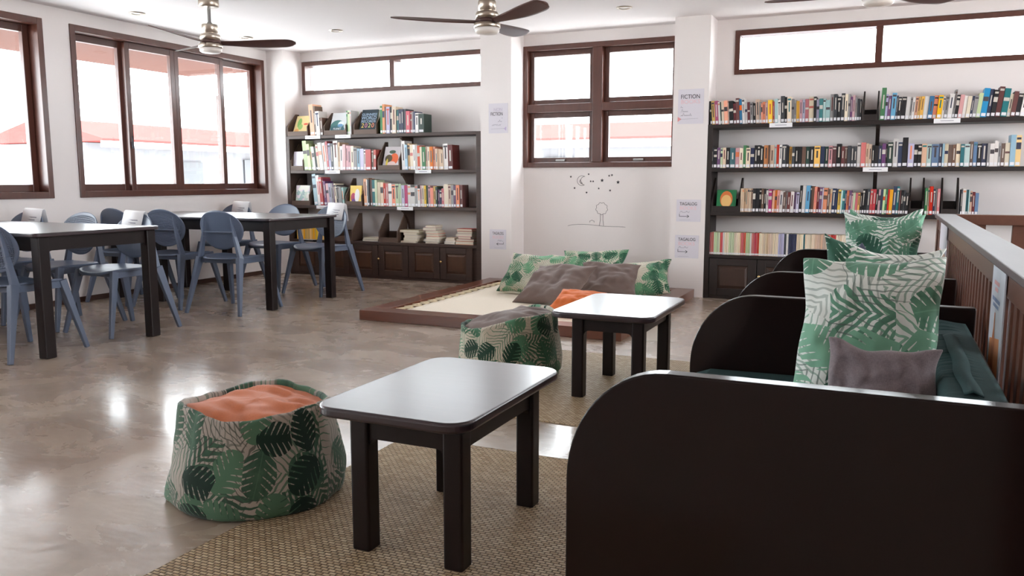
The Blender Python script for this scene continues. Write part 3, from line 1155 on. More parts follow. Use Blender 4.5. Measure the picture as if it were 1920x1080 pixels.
# ------------------------------------------------------------------ dining tables
def dining_table(label, x0, x1, y0, y1, h=0.757, mid=()):
    t = thing('reading_table', label, 'table', ((x0 + x1) / 2, (y0 + y1) / 2, 0), group='long dark reading tables')
    b = BM(); prism(b, rounded(x0, x1, y0, y1, 0.035, 5), 'z', h - 0.024, h)
    obj('tabletop', b, M_TABLETOP, t, 0.006, bev_seg=3)
    w = 0.07
    xs = [x0 + 0.02] + list(mid) + [x1 - 0.02 - w]
    ys = [y0 + 0.03, y1 - 0.03 - w]
    for x in xs:
        for y in ys:
            b = BM(); box(b, x, x + w, y, y + w, 0, h - 0.024); obj('leg', b, M_DARK, t, 0.006)
    def apron(b, p, q, axis, c):
        r = 0.03
        pts = [(p, h - 0.024), (p, h - 0.14)]
        for k in range(6):
            a = math.pi - (math.pi / 2) * k / 5
            pts.append((p + r + r * math.cos(a), h - 0.14 + r * math.sin(a)))
        for k in range(6):
            a = math.pi / 2 - (math.pi / 2) * k / 5
            pts.append((q - r + r * math.cos(a), h - 0.14 + r * math.sin(a)))
        pts.append((q, h - 0.024))
        prism(b, pts, axis, c, c + 0.03)
    for y in ys:
        for a, c in zip(xs, xs[1:]):
            b = BM(); apron(b, a + w, c, 'y', y + 0.02); obj('apron', b, M_DARK, t, 0.002)
    for x in (xs[0], xs[-1]):
        b = BM(); apron(b, ys[0] + w, ys[1], 'x', x + 0.02); obj('apron', b, M_DARK, t, 0.002)
    return t


dining_table('long dark reading table nearest the camera, at the left edge', -6.36, -4.51, 3.20, 4.115)
dining_table('long dark reading table farther back, toward the left bookcase', -6.40, -4.525, 5.215, 6.14, mid=(-5.83,))


# ------------------------------------------------------------------ chairs
def chair_proto(perf):
    t = thing('dining_chair', '', 'chair', (0, 0, -50), local=True)
    # seat
    b = BM()
    na, nr = 40, 10
    def sq(a, n=3.0):
        c, s = math.cos(a), math.sin(a)
        k = (abs(c) ** n + abs(s) ** n) ** (-1 / n)
        return c * k, s * k
    def srf(x, y, r, bottom):
        z = 0.452 - 0.012 * (1 - r * r) - 0.028 * max(0, (y - 0.12) / 0.12) ** 2 + 0.012 * (abs(x) / 0.22) ** 2
        return z - (0.016 if bottom else 0)
    tops = []
    for bot in (0, 1):
        rings = [[b.verts.new((0, 0, srf(0, 0, 0, bot)))]]
        for k in range(1, nr + 1):
            r = k / nr
            ring = []
            for i in range(na):
                u, v = sq(2 * math.pi * i / na)
                x = 0.222 * u * r * (1 - 0.06 * (v < 0) * abs(v))
                y = 0.225 * v * r
                ring.append(b.verts.new((x, y, srf(x, y, r, bot) - (0.004 if k == nr and not bot else 0))))
            rings.append(ring)
        for A, B in zip(rings, rings[1:]):
            for i in range(na):
                i2 = (i + 1) % na
                vs = (A[0], B[i], B[i2]) if len(A) == 1 else (A[i], B[i], B[i2], A[i2])
                b.faces.new(vs)
        tops.append(rings[-1])
    for i in range(na):
        b.faces.new((tops[0][i], tops[1][i], tops[1][(i + 1) % na], tops[0][(i + 1) % na]))
    bmesh.ops.recalc_face_normals(b, faces=b.faces)
    obj('seat', b, M_CHAIR, t, smooth=True)
    # backrest: an oval shell, curved around the sitter
    b = BM()
    nu, nv = (56, 44) if perf else (28, 22)
    g = {}
    for i in range(nu + 1):
        for j in range(nv + 1):
            u, v = -1 + 2 * i / nu, -1 + 2 * j / nv
            x = u * math.sqrt(1 - v * v / 2)
            y = v * math.sqrt(1 - u * u / 2)
            wid = 0.208 * (1 + 0.06 * y)
            X, Z = x * wid, 0.668 + 0.158 * y
            Y = -0.155 - 0.075 * (y * 0.5 + 0.0) * 0.9 + 0.55 * X * X
            g[i, j] = b.verts.new((X, Y - 0.01 * y * y, Z))
    fs = []
    for i in range(nu):
        for j in range(nv):
            if perf and 3 < i < nu - 4 and 2 < j < nv - 3 and i % 2 == 1 and j % 2 == 1:
                continue
            f = b.faces.new((g[i, j], g[i, j + 1], g[i + 1, j + 1], g[i + 1, j]))
            f.smooth = True
            fs.append(f)
    bmesh.ops.recalc_face_normals(b, faces=fs)
    o = obj('backrest', b, M_CHAIR, t)
    md = o.modifiers.new('thickness', 'SOLIDIFY'); md.thickness = 0.008; md.offset = 0
    # legs
    X = Vector((1, 0, 0))
    for sx in (-1, 1):
        b = BM(); bar(b, (sx * 0.185, 0.165, 0.445), (sx * 0.25, 0.265, 0.0), 0.034, 0.05, 0.024, 0.026, X); obj('leg', b, M_CHAIR, t, 0.004)
    for sx in (-1, 1):
        b = BM()
        bar(b, (sx * 0.195, -0.175, 0.45), (sx * 0.262, -0.285, 0.0), 0.036, 0.06, 0.024, 0.028, X)
        obj('leg', b, M_CHAIR, t, 0.004)
        b = BM()
        bar(b, (sx * 0.198, -0.165, 0.43), (sx * 0.155, -0.172, 0.62), 0.03, 0.05, 0.018, 0.034, X)
        bar(b, (sx * 0.155, -0.172, 0.62), (sx * 0.13, -0.185, 0.775), 0.018, 0.034, 0.006, 0.008, X)
        obj('back_support', b, M_CHAIR, t, 0.003)
    b = BM()
    for sx in (-1, 1):
        bar(b, (sx * 0.19, -0.18, 0.425), (sx * 0.183, 0.19, 0.42), 0.022, 0.045, side=X)
    bar(b, (-0.185, 0.165, 0.42), (0.185, 0.165, 0.42), 0.022, 0.03, side=Vector((0, 1, 0)))
    bar(b, (-0.19, -0.17, 0.42), (0.19, -0.17, 0.42), 0.022, 0.03, side=Vector((0, 1, 0)))
    obj('seat_frame', b, M_CHAIR, t, 0.003)
    b = BM()
    pts = [Vector((-0.155 + 0.31 * k / 12, -0.172 - 0.012 * math.sin(math.pi * k / 12) + 0.004, 0.655)) for k in range(13)]
    for p, q in zip(pts, pts[1:]):
        bar(b, p, q, 0.03, 0.008, side=Vector((0, 1, 0)))
    obj('cross_brace', b, M_CHAIR, t)
    b = BM()
    for sx in (-1, 1):
        for y in (0.17, -0.14):
            lathe(b, [(0, 0.395), (0.006, 0.397), (0.006, 0.403), (0, 0.405)], sx * 0.17, y, 8)
    obj('screw_cap', b, M_STEEL, t)
    return t


PERF, SOLID = chair_proto(True), chair_proto(False)
USED = {}
CG = 'slate blue plastic chairs at the reading tables'
CHAIRS = {}


def chair(key, proto, x, y, rz, label):
    if proto.name in USED:
        c = copy_tree(proto)
    else:
        c = proto
        USED[proto.name] = 1
    c.location = (x, y, 0)
    c.rotation_euler = (0, 0, math.radians(rz))
    c['label'] = label
    c['group'] = CG
    CHAIRS[key] = c
    return c


chair('A', PERF, -4.87, 3.31, 4, 'blue perforated chair at the left edge, back turned to the camera')
chair('C3', SOLID, -4.95, 4.12, 176, 'blue chair with folded papers, at the right end behind the nearest table')
chair('C2', PERF, -5.52, 4.13, 178, 'blue perforated chair without papers, behind the nearest table')
chair('C1', SOLID, -6.12, 4.13, 180, 'blue chair with folded papers by the window wall, behind the nearest table')
chair('F', SOLID, -4.86, 5.17, 4, 'blue chair with smooth oval back toward the camera, before the farther table')
chair('D', PERF, -5.52, 5.22, 2, 'blue perforated chair before the farther table, left of the smooth backed one')
chair('G', SOLID, -6.08, 5.22, -3, 'blue chair near the window wall, before the farther table')
chair('E', PERF, -4.88, 6.34, 172, 'blue perforated chair with folded papers, right end of the farther table')
chair('I', SOLID, -5.5, 6.42, 180, 'blue smooth backed chair without papers, far side of the farther table')
chair('H', SOLID, -6.12, 6.42, 180, 'blue chair with folded papers, far side of the farther table')


def paper_sign(key, dx, label, w=0.2, h=0.15):
    c = CHAIRS[key]
    M = Matrix.Translation(c.location) @ Matrix.Rotation(c.rotation_euler.z, 4, 'Z')
    b = BM()
    prof = [(-0.225, 0.825 - h), (-0.202, 0.832), (-0.19, 0.842), (-0.176, 0.832), (-0.132, 0.825 - h * 0.92)]
    a = [b.verts.new(M @ Vector((dx - w / 2, y, z))) for y, z in prof]
    d = [b.verts.new(M @ Vector((dx + w / 2, y + 0.012, z + 0.006))) for y, z in prof]
    for k in range(4):
        b.faces.new((a[k], a[k + 1], d[k + 1], d[k])).smooth = True
    loc = M @ Vector((dx, -0.24, 0.70))
    t = thing('paper_sign', label, 'paper', loc, group='paper signs folded over chair backs')
    o = obj('sheet', b, M_PAPER, t)
    md = o.modifiers.new('thickness', 'SOLIDIFY'); md.thickness = 0.002
    # faint printed lines on the face toward the room
    b = BM()
    for k, (zz, l) in enumerate(((0.775, 0.12), (0.755, 0.09), (0.735, 0.11))):
        f = (0.825 - zz) / (h * 0.92)
        y = -0.176 + 0.044 * f + 0.010
        vs = [b.verts.new(M @ Vector((dx + sx, y, zz + dz))) for sx, dz in ((-l / 2, 0), (l / 2, 0.002), (l / 2, 0.009), (-l / 2, 0.007))]
        b.faces.new(vs)
    obj('printed_lines', b, M_GREYINK, t)
    return t


paper_sign('C3', 0.02, 'white paper sign folded over the right end chair behind the nearest table')
paper_sign('C1', -0.06, 'white paper sign folded over the leftmost chair, at the left edge')
paper_sign('E', -0.05, 'white paper sign folded over the perforated chair in front of the bookcase')
paper_sign('H', -0.05, 'white paper sign folded over a chair below the window corner')


# ------------------------------------------------------------------ ceiling fans
def blade_mesh():
    b = BM()
    n, m = 22, 8
    top, bot = [], []
    for i in range(n + 1):
        s = i / n
        r = 0.05 + 0.61 * s
        chord = 0.05 + 0.085 * math.sin(min(1, s * 1.25) * math.pi / 2) ** 1.5
        if s > 0.86:
            chord *= math.sqrt(max(0.0, 1 - ((s - 0.86) / 0.145) ** 2))
        tw = -math.radians(17 + 10 * (1 - s))
        off = 0.012 * math.sin(s * math.pi)
        lift = 0.02 * s - 0.004
        A, B = [], []
        for j in range(m + 1):
            c = (j / m - 0.5)
            th = 0.0085 * (1 - 0.55 * s) * math.sqrt(max(0, 1 - (2 * c) ** 2)) + 0.0004
            y, z = chord * c + off, 0
            yy = y * math.cos(tw)
            zz = y * math.sin(tw) + lift
            A.append(b.verts.new((r, yy, zz + th)))
            B.append(b.verts.new((r, yy, zz - th)))
        top.append(A); bot.append(B)
    for i in range(n):
        for j in range(m):
            b.faces.new((top[i][j], top[i + 1][j], top[i + 1][j + 1], top[i][j + 1])).smooth = True
            b.faces.new((bot[i][j], bot[i][j + 1], bot[i + 1][j + 1], bot[i + 1][j])).smooth = True
        b.faces.new((top[i][0], bot[i][0], bot[i + 1][0], top[i + 1][0])).smooth = True
        b.faces.new((top[i][m], top[i + 1][m], bot[i + 1][m], bot[i][m])).smooth = True
    b.faces.new([v for v in top[0]] + [v for v in reversed(bot[0])])
    b.faces.new([v for v in reversed(top[n])] + [v for v in bot[n]])
    bmesh.ops.recalc_face_normals(b, faces=b.faces)
    return b


def fan(label, x, y, ang):
    t = thing('ceiling_fan', label, 'fan', (x, y, 2.5), group='three blade ceiling fans', local=True)
    z = -2.5
    def L(name, prof, mat):
        b = BM(); lathe(b, [(r, zz + z) for r, zz in prof], 0, 0, 40); return obj(name, b, mat, t)
    L('canopy', [(0.0, 2.499), (0.078, 2.499), (0.078, 2.43), (0.074, 2.425), (0.0, 2.425)], M_METAL)
    L('rod', [(0.013, 2.43), (0.013, 2.31), (0.02, 2.30), (0.02, 2.275), (0.0, 2.27)], M_STEEL)
    L('motor_housing', [(0.0, 2.29), (0.06, 2.288), (0.062, 2.28), (0.062, 2.226), (0.056, 2.222), (0.056, 2.216), (0.074, 2.212), (0.078, 2.205), (0.078, 2.165), (0.0, 2.165)], M_METAL)
    L('blade_hub', [(0.0, 2.168), (0.078, 2.168), (0.085, 2.155), (0.082, 2.14), (0.0, 2.138)], M_BLADE)
    L('light_ring', [(0.0, 2.14), (0.088, 2.139), (0.092, 2.134), (0.092, 2.108), (0.088, 2.105), (0.0, 2.105)], M_METAL)
    L('light_cover', [(0.0, 2.107), (0.086, 2.106), (0.083, 2.082), (0.07, 2.071), (0.0, 2.067)], M_FROST)
    b = blade_mesh()
    first = obj('blade', b, M_BLADE, t)
    first.location = (0, 0, 2.152 + z)
    for k in range(3):
        o = first if k == 0 else first.copy()
        if k:
            COL.objects.link(o)
        o.rotation_euler = (0, 0, math.radians(ang + 120 * k))
    return t


fan('three blade ceiling fan with full rod showing, by the side window', -4.97, 5.13, 36)
fan('three blade ceiling fan at the top centre, left of the middle window', -2.58, 5.26, 90)
fan('ceiling fan at the top right, only two blade tips in view', -0.107, 5.37, 50)

# ------------------------------------------------------------------ bookcases
SHELF_Z = (0.40, 0.785, 1.172, 1.553)
FRONT, BACK = 7.47, BY


def s_bracket(parent, x, ztop, h, mat, w=0.03):
    """curved support under a shelf, against the wall"""
    pts = [(BACK, ztop), (BACK - 0.235, ztop), (BACK - 0.22, ztop - 0.028)]
    for k in range(9):
        a = k / 8
        pts.append((BACK - 0.20 + 0.10 * a + 0.02 * math.sin(a * math.pi), ztop - 0.03 - (h * 0.42) * a))
    for k in range(1, 7):
        a = k / 6
        pts.append((BACK - 0.10 + 0.03 * math.sin(a * math.pi / 2), ztop - 0.03 - h * 0.42 - (h * 0.5) * a))
    pts.append((BACK, ztop - h))
    b = BM(); prism(b, pts, 'x', x - w / 2, x + w / 2)
    return obj('bracket', b, mat, parent, 0.002)


def cabinet_door(parent, x0, x1, z0, z1, knob, mat_f, mat_p):
    b = BM()
    y0, y1 = FRONT + 0.0, FRONT + 0.022
    frame_bars(b, 'y', y0, y1, x0, x1, z0, z1, 0.07, 0.062)
    d = obj('door', b, mat_f, parent, 0.003)
    b = BM()
    a0, a1, c0, c1 = x0 + 0.07, x1 - 0.07, z0 + 0.062, z1 - 0.062
    box(b, a0, a1, FRONT + 0.014, FRONT + 0.022, c0, c1)
    # raised field with sloping borders
    s = 0.028
    o4 = [(a0 + 0.006, c0 + 0.006), (a1 - 0.006, c0 + 0.006), (a1 - 0.006, c1 - 0.006), (a0 + 0.006, c1 - 0.006)]
    i4 = [(a0 + s, c0 + s), (a1 - s, c0 + s), (a1 - s, c1 - s), (a0 + s, c1 - s)]
    O = [b.verts.new((u, FRONT + 0.0138, v)) for u, v in o4]
    I = [b.verts.new((u, FRONT + 0.003, v)) for u, v in i4]
    for k in range(4):
        b.faces.new((O[k], O[(k + 1) % 4], I[(k + 1) % 4], I[k]))
    b.faces.new(I)
    obj('panel', b, mat_p, d)
    if knob:
        b = BM(); lathe(b, [(0.0, 0.0), (0.006, 0.0), (0.005, 0.01), (0.013, 0.016), (0.014, 0.024), (0.008, 0.03), (0.0, 0.031)], 0, 0, 14)
        b.transform(Matrix.Translation((x0 + 0.018, FRONT, (z0 + z1) / 2 + 0.02)) @ Matrix.Rotation(math.radians(90), 4, 'X'))
        obj('knob', b, M_BRASS, d)
    return d


def bookcase(label, x0, x1, mat, doors, brackets, side_l=True, side_r=True):
    t = thing('bookcase', label, 'bookcase', ((x0 + x1) / 2, (FRONT + BACK) / 2, 0), group='dark wooden bookcases on the back wall')
    for on, a in ((side_l, x0), (side_r, x1 - 0.06)):
        if on:
            b = BM(); box(b, a, a + 0.06 if a != x0 else a + 0.045, FRONT, BACK - 0.002, 0, SHELF_Z[3] - 0.03 if a == x0 else SHELF_Z[3] - 0.001)
            obj('side_panel', b, mat, t, 0.003)
    for z in SHELF_Z[1:]:
        b = BM(); box(b, x0 + (0.0 if z > 1.5 else 0.045), x1 - (0.0 if z > 1.5 and not side_r else 0.06 if side_r else 0), FRONT + (0.0 if z > 1.5 else 0.004), BACK - 0.002, z - 0.034, z)
        obj('shelf', b, mat, t, 0.003)
    b = BM(); box(b, x0 + 0.045, x1 - (0.06 if side_r else 0), FRONT - 0.004, BACK - 0.002, SHELF_Z[0] - 0.03, SHELF_Z[0]); obj('cabinet_top', b, mat, t, 0.003)
    b = BM(); box(b, x0 + 0.045, x1 - (0.06 if side_r else 0), FRONT + 0.024, BACK - 0.002, 0.0, SHELF_Z[0] - 0.03); obj('cabinet_body', b, mat, t)
    b = BM(); box(b, x0 + 0.045, x1 - (0.06 if side_r else 0), FRONT + 0.012, FRONT + 0.024, 0.0, 0.03); obj('plinth', b, mat, t)
    for i, (a, c, k) in enumerate(doors):
        cabinet_door(t, a + 0.004, c - 0.004, 0.032, SHELF_Z[0] - 0.034, k, mat, M_DOOR if mat is M_SHELF else M_SHELF_R2)
    for x in brackets:
        for z in SHELF_Z[1:]:
            s_bracket(t, x, z - 0.034, 0.34, mat)
    return t


M_SHELF_R2 = wood('dark_cabinet_panel_wood', rgb(46, 32, 26), rgb(76, 52, 40), 0.4, (25, 25, 5), coat=0.2)
dl = [-6.145 + 0.3835 * k for k in range(7)]
bookcase('dark brown bookcase with six cupboard doors, left of the middle window', -6.19, -3.735, M_SHELF,
         [(dl[k], dl[k + 1], k in (1, 3, 5)) for k in range(6)], (-4.72,), True, True)
dr = [-1.435 + 0.42 * k for k in range(13)]
bookcase('wide black brown bookcase filling the wall at the right', -1.483, 3.66, M_SHELF_R,
         [(dr[k], min(dr[k + 1], 3.6), k % 2 == 1) for k in range(12)], (-0.10, 1.5), True, True)


# ------------------------------------------------------------------ display boxes
def display_box(label, xa, xb, z, mat=None, y0=FRONT + 0.005, high=0.235, low=0.105, depth=0.2):
    mat = mat or M_BOXW
    t = thing('display_box', label, 'box', ((xa + xb) / 2, y0 + depth / 2, z), group='slant sided wooden display boxes')
    side = [(y0, z), (y0, z + low), (y0 + depth * 0.75, z + high), (y0 + depth, z + high), (y0 + depth, z)]
    for x in (xa, xb - 0.012):
        b = BM(); prism(b, side, 'x', x, x + 0.012); obj('side_panel', b, mat, t, 0.001)
    b = BM(); box(b, xa + 0.012, xb - 0.012, y0, y0 + 0.012, z, z + 0.05); obj('front_lip', b, mat, t, 0.001)
    b = BM(); box(b, xa + 0.012, xb - 0.012, y0 + 0.012, y0 + depth, z, z + 0.01); obj('base', b, mat, t)
    b = BM(); box(b, xa + 0.012, xb - 0.012, y0 + depth - 0.012, y0 + depth, z + 0.01, z + low); obj('back_panel', b, mat, t)
    return t


def px_x(px, z=1.2, Y=7.475):
    """room x of a point on the bookcase front plane, from a measured direction"""
    f, pi_, ya = 1537.4, .1315, -.4267
    cy, sy, cp, sp = math.cos(ya), math.sin(ya), math.cos(pi_), math.sin(pi_)
    # solve for the x with that projection
    lo, hi = -8.0, 4.0
    for _ in range(40):
        m = (lo + hi) / 2
        w = m * sy * cp + Y * cy * cp - (z - 1.07) * sp
        r = m * cy - Y * sy
        if 960 + f * r / w < px:
            lo = m
        else:
            hi = m
    return lo


Z1, Z2, Z3, Z0 = SHELF_Z[3], SHELF_Z[2], SHELF_Z[1], SHELF_Z[0]
BOXES = [
    ('a', 'wooden display box at the left end of the left bookcase top', 539, 577, Z1, M_BOXW),
    ('b', 'wooden display box with a teal picture book, top of the left bookcase', 607, 649, Z1, M_BOXW),
    ('c', 'wooden display box with the 2020 book, top of the left bookcase', 663, 706, Z1, M_BOXW),
    ('d', 'wooden display box holding a pale lilac book, second shelf of left bookcase', 539, 569, Z2, M_BOXW),
    ('e', 'wooden display box with an orange picture book, middle of the second shelf', 708, 749, Z2, M_BOXW),
    ('f', 'wooden display box with a pastel picture book, third shelf, left end', 541, 581, Z3, M_BOXW),
    ('g', 'wooden display box with a yellow picture book, third shelf of left bookcase', 648, 679, Z3, M_BOXW),
    ('h', 'empty wooden display box on the left bookcase cupboard, nearest the chair', 618, 661, Z0, M_BOXW),
    ('i', 'empty wooden display box between book stacks on the left bookcase cupboard', 710, 746, Z0, M_BOXW),
    ('j', 'empty dark display box on top of the right bookcase', 1616, 1646, Z1, M_SHELF_R),
    ('k', 'dark display box with a green picture book, third shelf of right bookcase', 1333, 1386, Z3, M_SHELF_R),
    ('l', 'empty dark display box left of the short red books, third shelf', 1703, 1731, Z3, M_SHELF_R),
    ('m', 'empty dark display box right of the short red books, third shelf', 1763, 1796, Z3, M_SHELF_R),
]
BX = {}
for key, lab, pa, pb, z, mt in BOXES:
    xa, xb = px_x(pa, z), px_x(pb, z)
    if z < 1.5:
        xa = max(xa, -6.142 if pa < 1000 else -1.436)
    BX[key] = (xa, xb, z)
    display_box(lab, xa, xb, z, mt, high=0.30 if z < 1.5 else 0.25, low=0.11 if z < 1.5 else 0.10)


def cover_mat(name, base, blobs, scale=14, seed=0):
    m = bpy.data.materials.new(name)
    t = NT(m)
    v = t.mapping(t.coord('Object'), loc=(seed, seed, seed))
    col = base
    for i, (c, th, k) in enumerate(blobs):
        f = t.m('GREATER_THAN', t.noise(t.mapping(v, loc=(i * 3.1, 0, i)), scale * k, 2), th)
        col = t.mix(f, col, c)
    t.set(color=col, rough=0.4)
    return m


M_PAGES = plain('book_pages', rgb(226, 218, 200), 0.8)


def face_out(key, label, w, h, mat, lean=18, extra=None):
    xa, xb, z = BX[key]
    xc = (xa + xb) / 2
    w = min(w, xb - xa - 0.03)
    t = thing('picture_book', label, 'book', (xc, FRONT + 0.03, z + 0.012), group='picture books shown face out')
    t.rotation_euler = (math.radians(-lean), 0, 0)
    t['_local'] = 1
    LOCALS.append(t)
    b = BM(); box(b, -w / 2, w / 2, 0, 0.003, 0, h); box(b, -w / 2, w / 2, 0.013, 0.016, 0, h); obj('cover', b, mat, t)
    b = BM(); box(b, -w / 2 + 0.003, w / 2 - 0.003, 0.0031, 0.0129, 0.003, h - 0.003); obj('pages', b, M_PAGES, t)
    if extra:
        extra(t, w, h)
    return t


def blob(bm, cx, cz, rx, rz, y=-0.0006, n=18, mi=0):
    vs = [bm.verts.new((cx + rx * math.cos(2 * math.pi * k / n), y, cz + rz * math.sin(2 * math.pi * k / n))) for k in range(n)]
    f = bm.faces.new(vs)
    f.material_index = mi


FRONTM = Matrix.Rotation(math.radians(90), 4, 'X')   # text xy plane -> xz plane facing -y


def art(parent, items, name='cover_art'):
    b = BM()
    mats = []
    for i, (c, cx, cz, rx, rz) in enumerate(items):
        m = plain('ink_%d_%d_%d' % c, rgb(*c), 0.5)
        if m not in mats:
            mats.append(m)
        blob(b, cx, cz, rx, rz, y=-0.0006 - 0.0002 * i, mi=mats.index(m))
    obj(name, b, mats, parent)


def ex_2020(t, w, h):
    s = w / 0.2
    Mt = lambda x, z: Matrix.Translation((x, -0.0012, z)) @ FRONTM
    blue = plain('ink_pale_blue', rgb(172, 198, 224), 0.5)
    lettering('title', 'GUINNESS', 0.040 * s, Mt(0, h * 0.74), blue, t, 'CENTER')
    lettering('title', 'WORLD', 0.050 * s, Mt(0, h * 0.585), blue, t, 'CENTER')
    lettering('title', 'RECORDS', 0.040 * s, Mt(0, h * 0.45), blue, t, 'CENTER')
    for k, (ch, c) in enumerate((('2', (242, 214, 112)), ('0', (226, 150, 170)), ('2', (206, 226, 140)), ('0', (240, 150, 110)))):
        lettering('digit', ch, 0.070 * s, Mt((-0.063 + 0.042 * k) * s, h * 0.235), plain('ink_digit_%d' % k, rgb(*c), 0.5), t, 'CENTER')


face_out('a', 'tan picture book with green and red art, left end of the bookcase top', 0.19, 0.24, plain('tan_cover', rgb(226, 206, 150), 0.5), 26,
         lambda t, w, h: art(t, [((122, 168, 92), -0.035, 0.15, 0.028, 0.06), ((150, 186, 110), -0.01, 0.10, 0.03, 0.035), ((214, 88, 72), 0.055, 0.135, 0.03, 0.012), ((214, 160, 100), -0.05, 0.05, 0.03, 0.03)]))
face_out('b', 'teal picture book with a pale top, on top of the left bookcase', 0.2, 0.25, plain('pale_blue_white_cover', rgb(212, 216, 218), 0.5), 22,
         lambda t, w, h: (art(t, [((74, 122, 120), -0.01, 0.09, w * 0.45, 0.075), ((60, 104, 112), 0.0, 0.055, w * 0.46, 0.05), ((224, 234, 240), 0.035, 0.115, 0.038, 0.034), ((98, 146, 184), 0.03, 0.10, 0.036, 0.018)]),
                          lettering('title', 'PLANET', 0.03, Matrix.Translation((0, -0.003, 0.05)) @ FRONTM, M_PAPER, t, 'CENTER')))
face_out('c', 'dark book with pale blue title and colourful 2020, top of left bookcase', 0.205, 0.27, plain('slate_navy_cover', rgb(40, 56, 66), 0.4), 20, ex_2020)
face_out('d', 'pale lilac white book standing in a box, second shelf left end', 0.17, 0.2, plain('pale_lilac_cover', rgb(222, 218, 230), 0.5), 8)
face_out('e', 'picture book with an orange crown and dark figure, middle of second shelf', 0.2, 0.25, plain('pale_grey_cover', rgb(214, 206, 208), 0.5), 20,
         lambda t, w, h: art(t, [((238, 112, 62), 0.03, 0.11, 0.055, 0.065), ((84, 70, 44), -0.035, 0.115, 0.045, 0.045), ((230, 206, 84), -0.05, 0.07, 0.013, 0.045), ((226, 196, 190), 0.01, 0.055, 0.05, 0.03), ((70, 96, 78), 0.0, 0.19, 0.04, 0.02)]))
face_out('f', 'pastel green and pink picture book, third shelf left end', 0.19, 0.21, cover_mat('pastel_cover', rgb(198, 214, 200), [(rgb(226, 214, 220), 0.5, 1.0), (rgb(150, 176, 176), 0.58, 1.3), (rgb(234, 232, 220), 0.55, 0.8)], 14, 2), 8)
face_out('g', 'yellow, magenta and white picture book on the third shelf', 0.15, 0.21, plain('yellow_cover', rgb(240, 206, 96), 0.5), 8,
         lambda t, w, h: art(t, [((188, 52, 92), -0.03, 0.08, 0.03, 0.05), ((120, 60, 140), -0.02, 0.035, 0.03, 0.03), ((240, 236, 234), 0.02, 0.10, 0.032, 0.075)]))
face_out('k', 'green picture book with an orange oval face, third shelf of right bookcase', 0.17, 0.185, plain('green_cover', rgb(34, 124, 76), 0.5), 12,
         lambda t, w, h: art(t, [((218, 120, 62), 0.0, 0.10, 0.055, 0.075), ((236, 190, 120), 0.0, 0.085, 0.045, 0.055)]))

# ------------------------------------------------------------------ books
PAL = {
    'k': ('black', (30, 30, 34)), 'n': ('navy', (40, 50, 82)), 'c': ('charcoal', (62, 66, 72)), 'g': ('dark green', (32, 62, 52)),
    'G': ('green', (56, 124, 76)), 'l': ('pale green', (188, 206, 158)), 't': ('teal', (28, 110, 118)), 'b': ('blue', (62, 112, 156)),
    'B': ('bright blue', (30, 146, 190)), 's': ('light blue', (160, 196, 216)), 'w': ('white', (226, 222, 218)), 'e': ('cream', (224, 206, 178)),
    'i': ('beige', (206, 176, 148)), 'y': ('yellow', (240, 188, 46)), 'm': ('mustard', (222, 168, 74)), 'o': ('orange', (228, 130, 72)),
    'r': ('red', (196, 60, 56)), 'd': ('maroon', (104, 40, 42)), 'p': ('dusty pink', (206, 156, 160)), 'v': ('purple', (112, 72, 118)),
    'a': ('lavender', (178, 174, 204)), 'q': ('pale aqua', (168, 202, 200)), 'z': ('brown', (104, 76, 62)), 'u': ('grey', (150, 148, 148)),
    'f': ('salmon', (224, 142, 118)), 'M': ('magenta', (168, 48, 98)),
}
BOOK_MATS = {}
for k, v in PAL.items():
    bm_ = bpy.data.materials.new('book_cover_' + v[0].replace(' ', '_'))
    t_ = NT(bm_)
    hv = t_.n('ShaderNodeHueSaturation')
    rnd = t_.n('ShaderNodeObjectInfo').outputs['Random']
    hv.inputs['Color'].default_value = rgb(*v[1])
    t_.put(hv.inputs['Value'], t_.m('MULTIPLY_ADD', rnd, 0.4, 0.8))
    t_.put(hv.inputs['Saturation'], t_.m('MULTIPLY_ADD', t_.m('FRACT', t_.m('MULTIPLY', rnd, 7.3)), 0.4, 0.7))
    t_.put(hv.inputs['Hue'], t_.m('MULTIPLY_ADD', t_.m('FRACT', t_.m('MULTIPLY', rnd, 13.7)), 0.03, 0.485))
    t_.set(color=hv.outputs[0], rough=0.45)
    BOOK_MATS[k] = bm_
M_LABELW = plain('spine_label', rgb(232, 232, 236), 0.6)
M_SPTXT_L = plain('spine_print_light', rgb(206, 200, 190), 0.5)
M_SPTXT_D = plain('spine_print_dark', rgb(72, 66, 70), 0.5)
